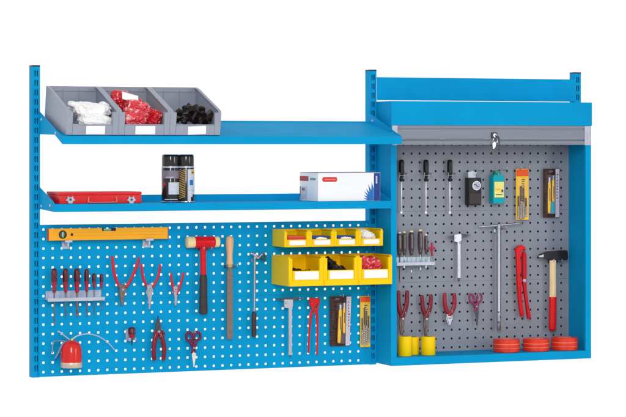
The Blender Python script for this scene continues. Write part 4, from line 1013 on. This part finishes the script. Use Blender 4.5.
# red pipe wrench
Y = .034; kk = mpx(520, Y)
t = thing('pipe_wrench', 'heavy red pipe wrench beside the claw-less hammer in the cabinet', 'wrench', at(521, 262, Y))
t['label'] = 'heavy red pipe wrench hanging between T-handle wrench and hammer'
bm = NB(); prism(bm, poly([(515.4, 249), (517.4, 246), (521.6, 244.8), (524.4, 246.6), (525.6, 249.4), (524.6, 250.2), (523.4, 249.4), (522.4, 250.4), (521.4, 249.8), (520.6, 252), (521, 262), (521.0, 272), (520.4, 276), (521.4, 283), (521.2, 292), (521.8, 302), (523.6, 313), (522.9, 317), (520.4, 316.6), (518.2, 301), (517, 283), (516.2, 262)], Y), Y - .007, Y + .006, .0022); part(t, 'fixed_jaw_arm', bm, REDP, 30)
bm = NB(); tube(bm, [at(519.2, 284, Y - .0065), at(520.0, 300, Y - .0065), at(521.9, 314.6, Y - .0065)], [1.5 * kk, 1.5 * kk, 1.35 * kk], 12, .5); part(t, 'raised_grip', bm, REDP, 60)
bm = NB(); prism(bm, poly([(522.8, 252), (524.2, 251.2), (525.4, 252.4), (526.2, 256), (526.2, 270), (525.8, 282), (526.2, 290), (527.8, 302), (530.4, 316), (529.6, 319), (527.4, 318.8), (525.2, 303), (523.4, 290), (522.6, 283), (522.4, 268), (522.2, 256)], Y - .004), Y - .011, Y + .002, .0022); part(t, 'moving_jaw_arm', bm, mat('deep_red_paint', rgb(196, 14, 30), .36, var=.1, spec=.2), 30)
bm = NB(); c = at(524.2, 280.4, Y - .010); lathe(bm, (c.x, Y - .0105, c.z), [(0, 1.8 * kk), (-.005, 1.7 * kk), (-.007, 1.1 * kk)], 18, 'Y'); part(t, 'adjusting_nut', bm, CAPG, 40)
bm = NB(); prism(bm, poly([(520.2, 257), (521.6, 256), (522.6, 262), (522.8, 270), (521.8, 277), (519.8, 276), (521.4, 271), (521.4, 263)], Y - .006), Y - .0085, Y - .006); part(t, 'jaw_gap_shade', bm, mat('maroon_recess_shade', rgb(92, 12, 18), .5), 60)  # dark plate painting the shade of the crevice between the arms
bm = NB(); lathe(bm, (at(523.2, 249.8, Y).x, Y - .0072, at(523.2, 249.8, Y).z), [(0, .9 * kk), (-.001, .8 * kk)], 12, 'Y'); part(t, 'jaw_notch_shade', bm, MATS['maroon_recess_shade'], 40)  # dark disc painting the shade inside the notch
hook((519, 262), 'steel hook behind the heavy red pipe wrench', .018, base=GB)

# hammer
Y = .022; kk = mpx(553, Y)
t = thing('hammer', 'black-headed hammer with a wooden handle dipped in red', 'hammer', at(552.6, 331, Y))
part(t, 'head', prism(NB(), poly([(538.4, 256.2), (540, 254.6), (547, 251.6), (557, 251.0), (558.6, 250.4), (566, 250.2), (566.8, 251.4), (567, 258.6), (566, 259.8), (559.6, 260), (558, 259), (555.8, 260.4), (549, 260.2), (546.4, 258.6), (541, 257)], Y), Y - .012, Y + .012, .002), mat('black_hammer_head', rgb(34, 32, 36), .4, var=.2, bump=.1), 30)
bm = NB(); prism(bm, poly([(537.6, 255.8), (542.4, 254.2), (542.4, 257.0), (538, 256.9)], Y), Y - .0128, Y + .0128, .0006); part(t, 'bright_peen', bm, STEEL)
bm = NB(); tube(bm, [at(552.8, 259.6, Y), at(552.8, 268, Y), at(552.9, 284, Y), at(552.8, 297.4, Y)], [3.8 * kk, 3.6 * kk, 3.7 * kk, 3.9 * kk], 20, .7); part(t, 'handle', bm, ASHW, 60)
bm = NB(); tube(bm, [at(552.8, 297.0, Y), at(552.7, 310, Y), at(552.5, 324, Y), at(552.3, 329.2, Y)], [3.98 * kk, 4.0 * kk, 4.0 * kk, 3.7 * kk], 20, .7); part(t, 'red_dipped_end', bm, REDP, 60)
hook((552.6, 261.6), 'two-pronged steel hook under the hammer head', .05, base=GB, prongs=2, gap=.04)

# three pliers in the cabinet
PG = 'dark red pliers in the cabinet'
pliers('long_nose_pliers', 'dark red long-nose pliers against the cabinet wall, above two yellow rolls', PG, YG,
    [(398.4, 291.4), (398.4, 302), (400, 311), (402.6, 318)], [(407.2, 291.4), (406.6, 303), (404.8, 311), (402.2, 318)],
    [[(400.4, 316), (404.6, 316), (404.4, 322), (403.4, 334), (402.6, 334.4), (401.4, 322)], [(404.4, 317), (400.2, 317), (399.6, 323), (401, 334.6), (402, 334.6), (403, 322)]], (402.4, 318.6), DRED, GSTEEL, .0092)
pliers('long_nose_pliers', 'dark red long-nose pliers above the single yellow roll', PG, YG,
    [(421.8, 296), (422.6, 307), (424.2, 312), (426.4, 318.2)], [(431, 295.2), (430.2, 306.4), (428.4, 312), (426, 318.2)],
    [[(424, 316.4), (428.4, 316.4), (428.6, 323), (427.4, 337), (426.6, 337), (425.6, 323)], [(428.6, 317), (424.2, 317), (424, 323), (425.4, 337), (426.2, 337), (427, 323)]], (426.3, 318.8), DRED, GSTEEL, .0090)
pliers('side_cutters', 'dark red pliers with stubby bright jaws, beside the pink scissors', PG, YG,
    [(444.6, 293.6), (444.8, 303.5), (446.4, 310), (449.8, 315.8)], [(454.2, 294), (454.4, 303.5), (452.6, 310), (449.2, 315.8)],
    [[(446.4, 314.4), (452.4, 314.4), (452.6, 319), (450.4, 325.4), (449.6, 325.4), (448, 320)], [(452.4, 314.8), (446.6, 314.8), (446.2, 319), (448.6, 325.2), (449.4, 325.6), (451, 320)]], (449.5, 317.2), mat('red_pliers_grip', rgb(150, 14, 38), .3, var=.15, coat=.25), STEEL, .0090, rp=.007)
for px, py, lab in ((402.8, 314.6, 'steel hook in the crotch of the pliers at the cabinet wall'), (426.4, 314.8, 'steel hook in the crotch of the pliers above the single yellow roll'), (449.5, 312.6, 'steel hook in the crotch of the stubby-jawed pliers')):
    hook((px, py), lab, .028, base=GB)
scissors('pink-handled scissors with dark blades hanging in the cabinet', YG, (471.6, 298.4, 2.5, 4.4, .2), (479.2, 298, 2.7, 4.3, -.25), (476, 306.4), None,
    [[(474.4, 305), (478.2, 305), (478.4, 312), (477.4, 325.4), (476.8, 325.6), (475, 314)], [(474, 306), (477.6, 306), (478, 314), (477.2, 324), (476.6, 325), (475.4, 314)]], PINKP, DSTEEL, 1.0,
    [[(472.6, 302.4), (473.8, 304.4), (476, 307.6), (477.8, 311.5)], [(478.2, 302), (477.6, 304.4), (476, 307.6), (474.4, 311.5)]])
hook((475.4, 296.4), 'steel hook between the loops of the pink scissors', .03, base=GB)

# yellow rolls and red tape rolls on the cabinet floor
def yroll(pa, pb, Y, ytop, label):
    x0 = at(pa, 350, Y).x; x1 = at(pb, 350, Y).x; cx = (x0 + x1) / 2; r = (x1 - x0) / 2; zt = at((pa + pb) / 2, ytop, Y).z; zb = FLOOR + .0005; H = zt - zb
    t = thing('yellow_roll', label, 'roll', (cx, Y, zb), 'yellow rolls on the cabinet floor')
    bm = NB(); lathe(bm, (cx, Y, zb), [(0, r * .97), (.0015, r), (H - .002, r), (H, r * .96)], 40); part(t, 'wound_body', bm, YELT, 40)
    bm = NB(); lathe(bm, (cx, Y, zb + H), [(.0002, r * .5), (.001, r * .5), (.001, r * .3)], 24); part(t, 'core', bm, mat('card_core', rgb(170, 140, 90), .8) if 'card_core' not in MATS else MATS['card_core'], 40)
yroll(398.8, 411.2, -.08, 336.2, 'yellow roll nearest the cabinet wall, in front of another')
yroll(406.8, 418.8, -.025, 336.8, 'yellow roll partly hidden behind the one at the cabinet wall')
yroll(421.8, 434.8, -.07, 336.4, 'yellow roll standing apart under the pliers')
def rroll(pa, pb, Y, ytop, label):
    x0 = at(pa, 350, Y).x; x1 = at(pb, 350, Y).x; cx = (x0 + x1) / 2; r = (x1 - x0) / 2; zt = at((pa + pb) / 2, ytop, Y).z; zb = FLOOR + .0005; H = zt - zb
    t = thing('tape_roll', label, 'tape roll', (cx, Y, zb), 'red tape rolls on the cabinet floor')
    for a, b in ((0, .30), (.34, .60), (.66, 1.)):
        bm = NB(); lathe(bm, (cx, Y, zb + H * a), [(0, r * .965), (.002, r), (H * (b - a) - .002, r), (H * (b - a), r * .965)], 48); part(t, 'tape_band', bm, ORED, 40)
    bm = NB()
    for a, b in ((.295, .345), (.595, .665)): lathe(bm, (cx, Y, zb + H * a), [(0, r * .985), (H * (b - a), r * .985)], 48)
    part(t, 'pale_joint_highlight', bm, SALM, 40)  # pale lines between the bands, lightened to carry painted salmon highlights
    bm = NB(); lathe(bm, (cx, Y, zb + H), [(.0002, r * .55), (.0016, r * .53), (.0016, r * .40)], 32); part(t, 'core', bm, SALM, 40)
rroll(494.4, 518.2, -.07, 338.8, 'low red tape roll farthest from the hammer, under the T-handle wrench')
rroll(524, 547.8, -.07, 338.3, 'low red tape roll in the middle of the three')
rroll(552.5, 576.3, -.07, 337.2, 'low red tape roll below the hammer, near the cabinet wall')
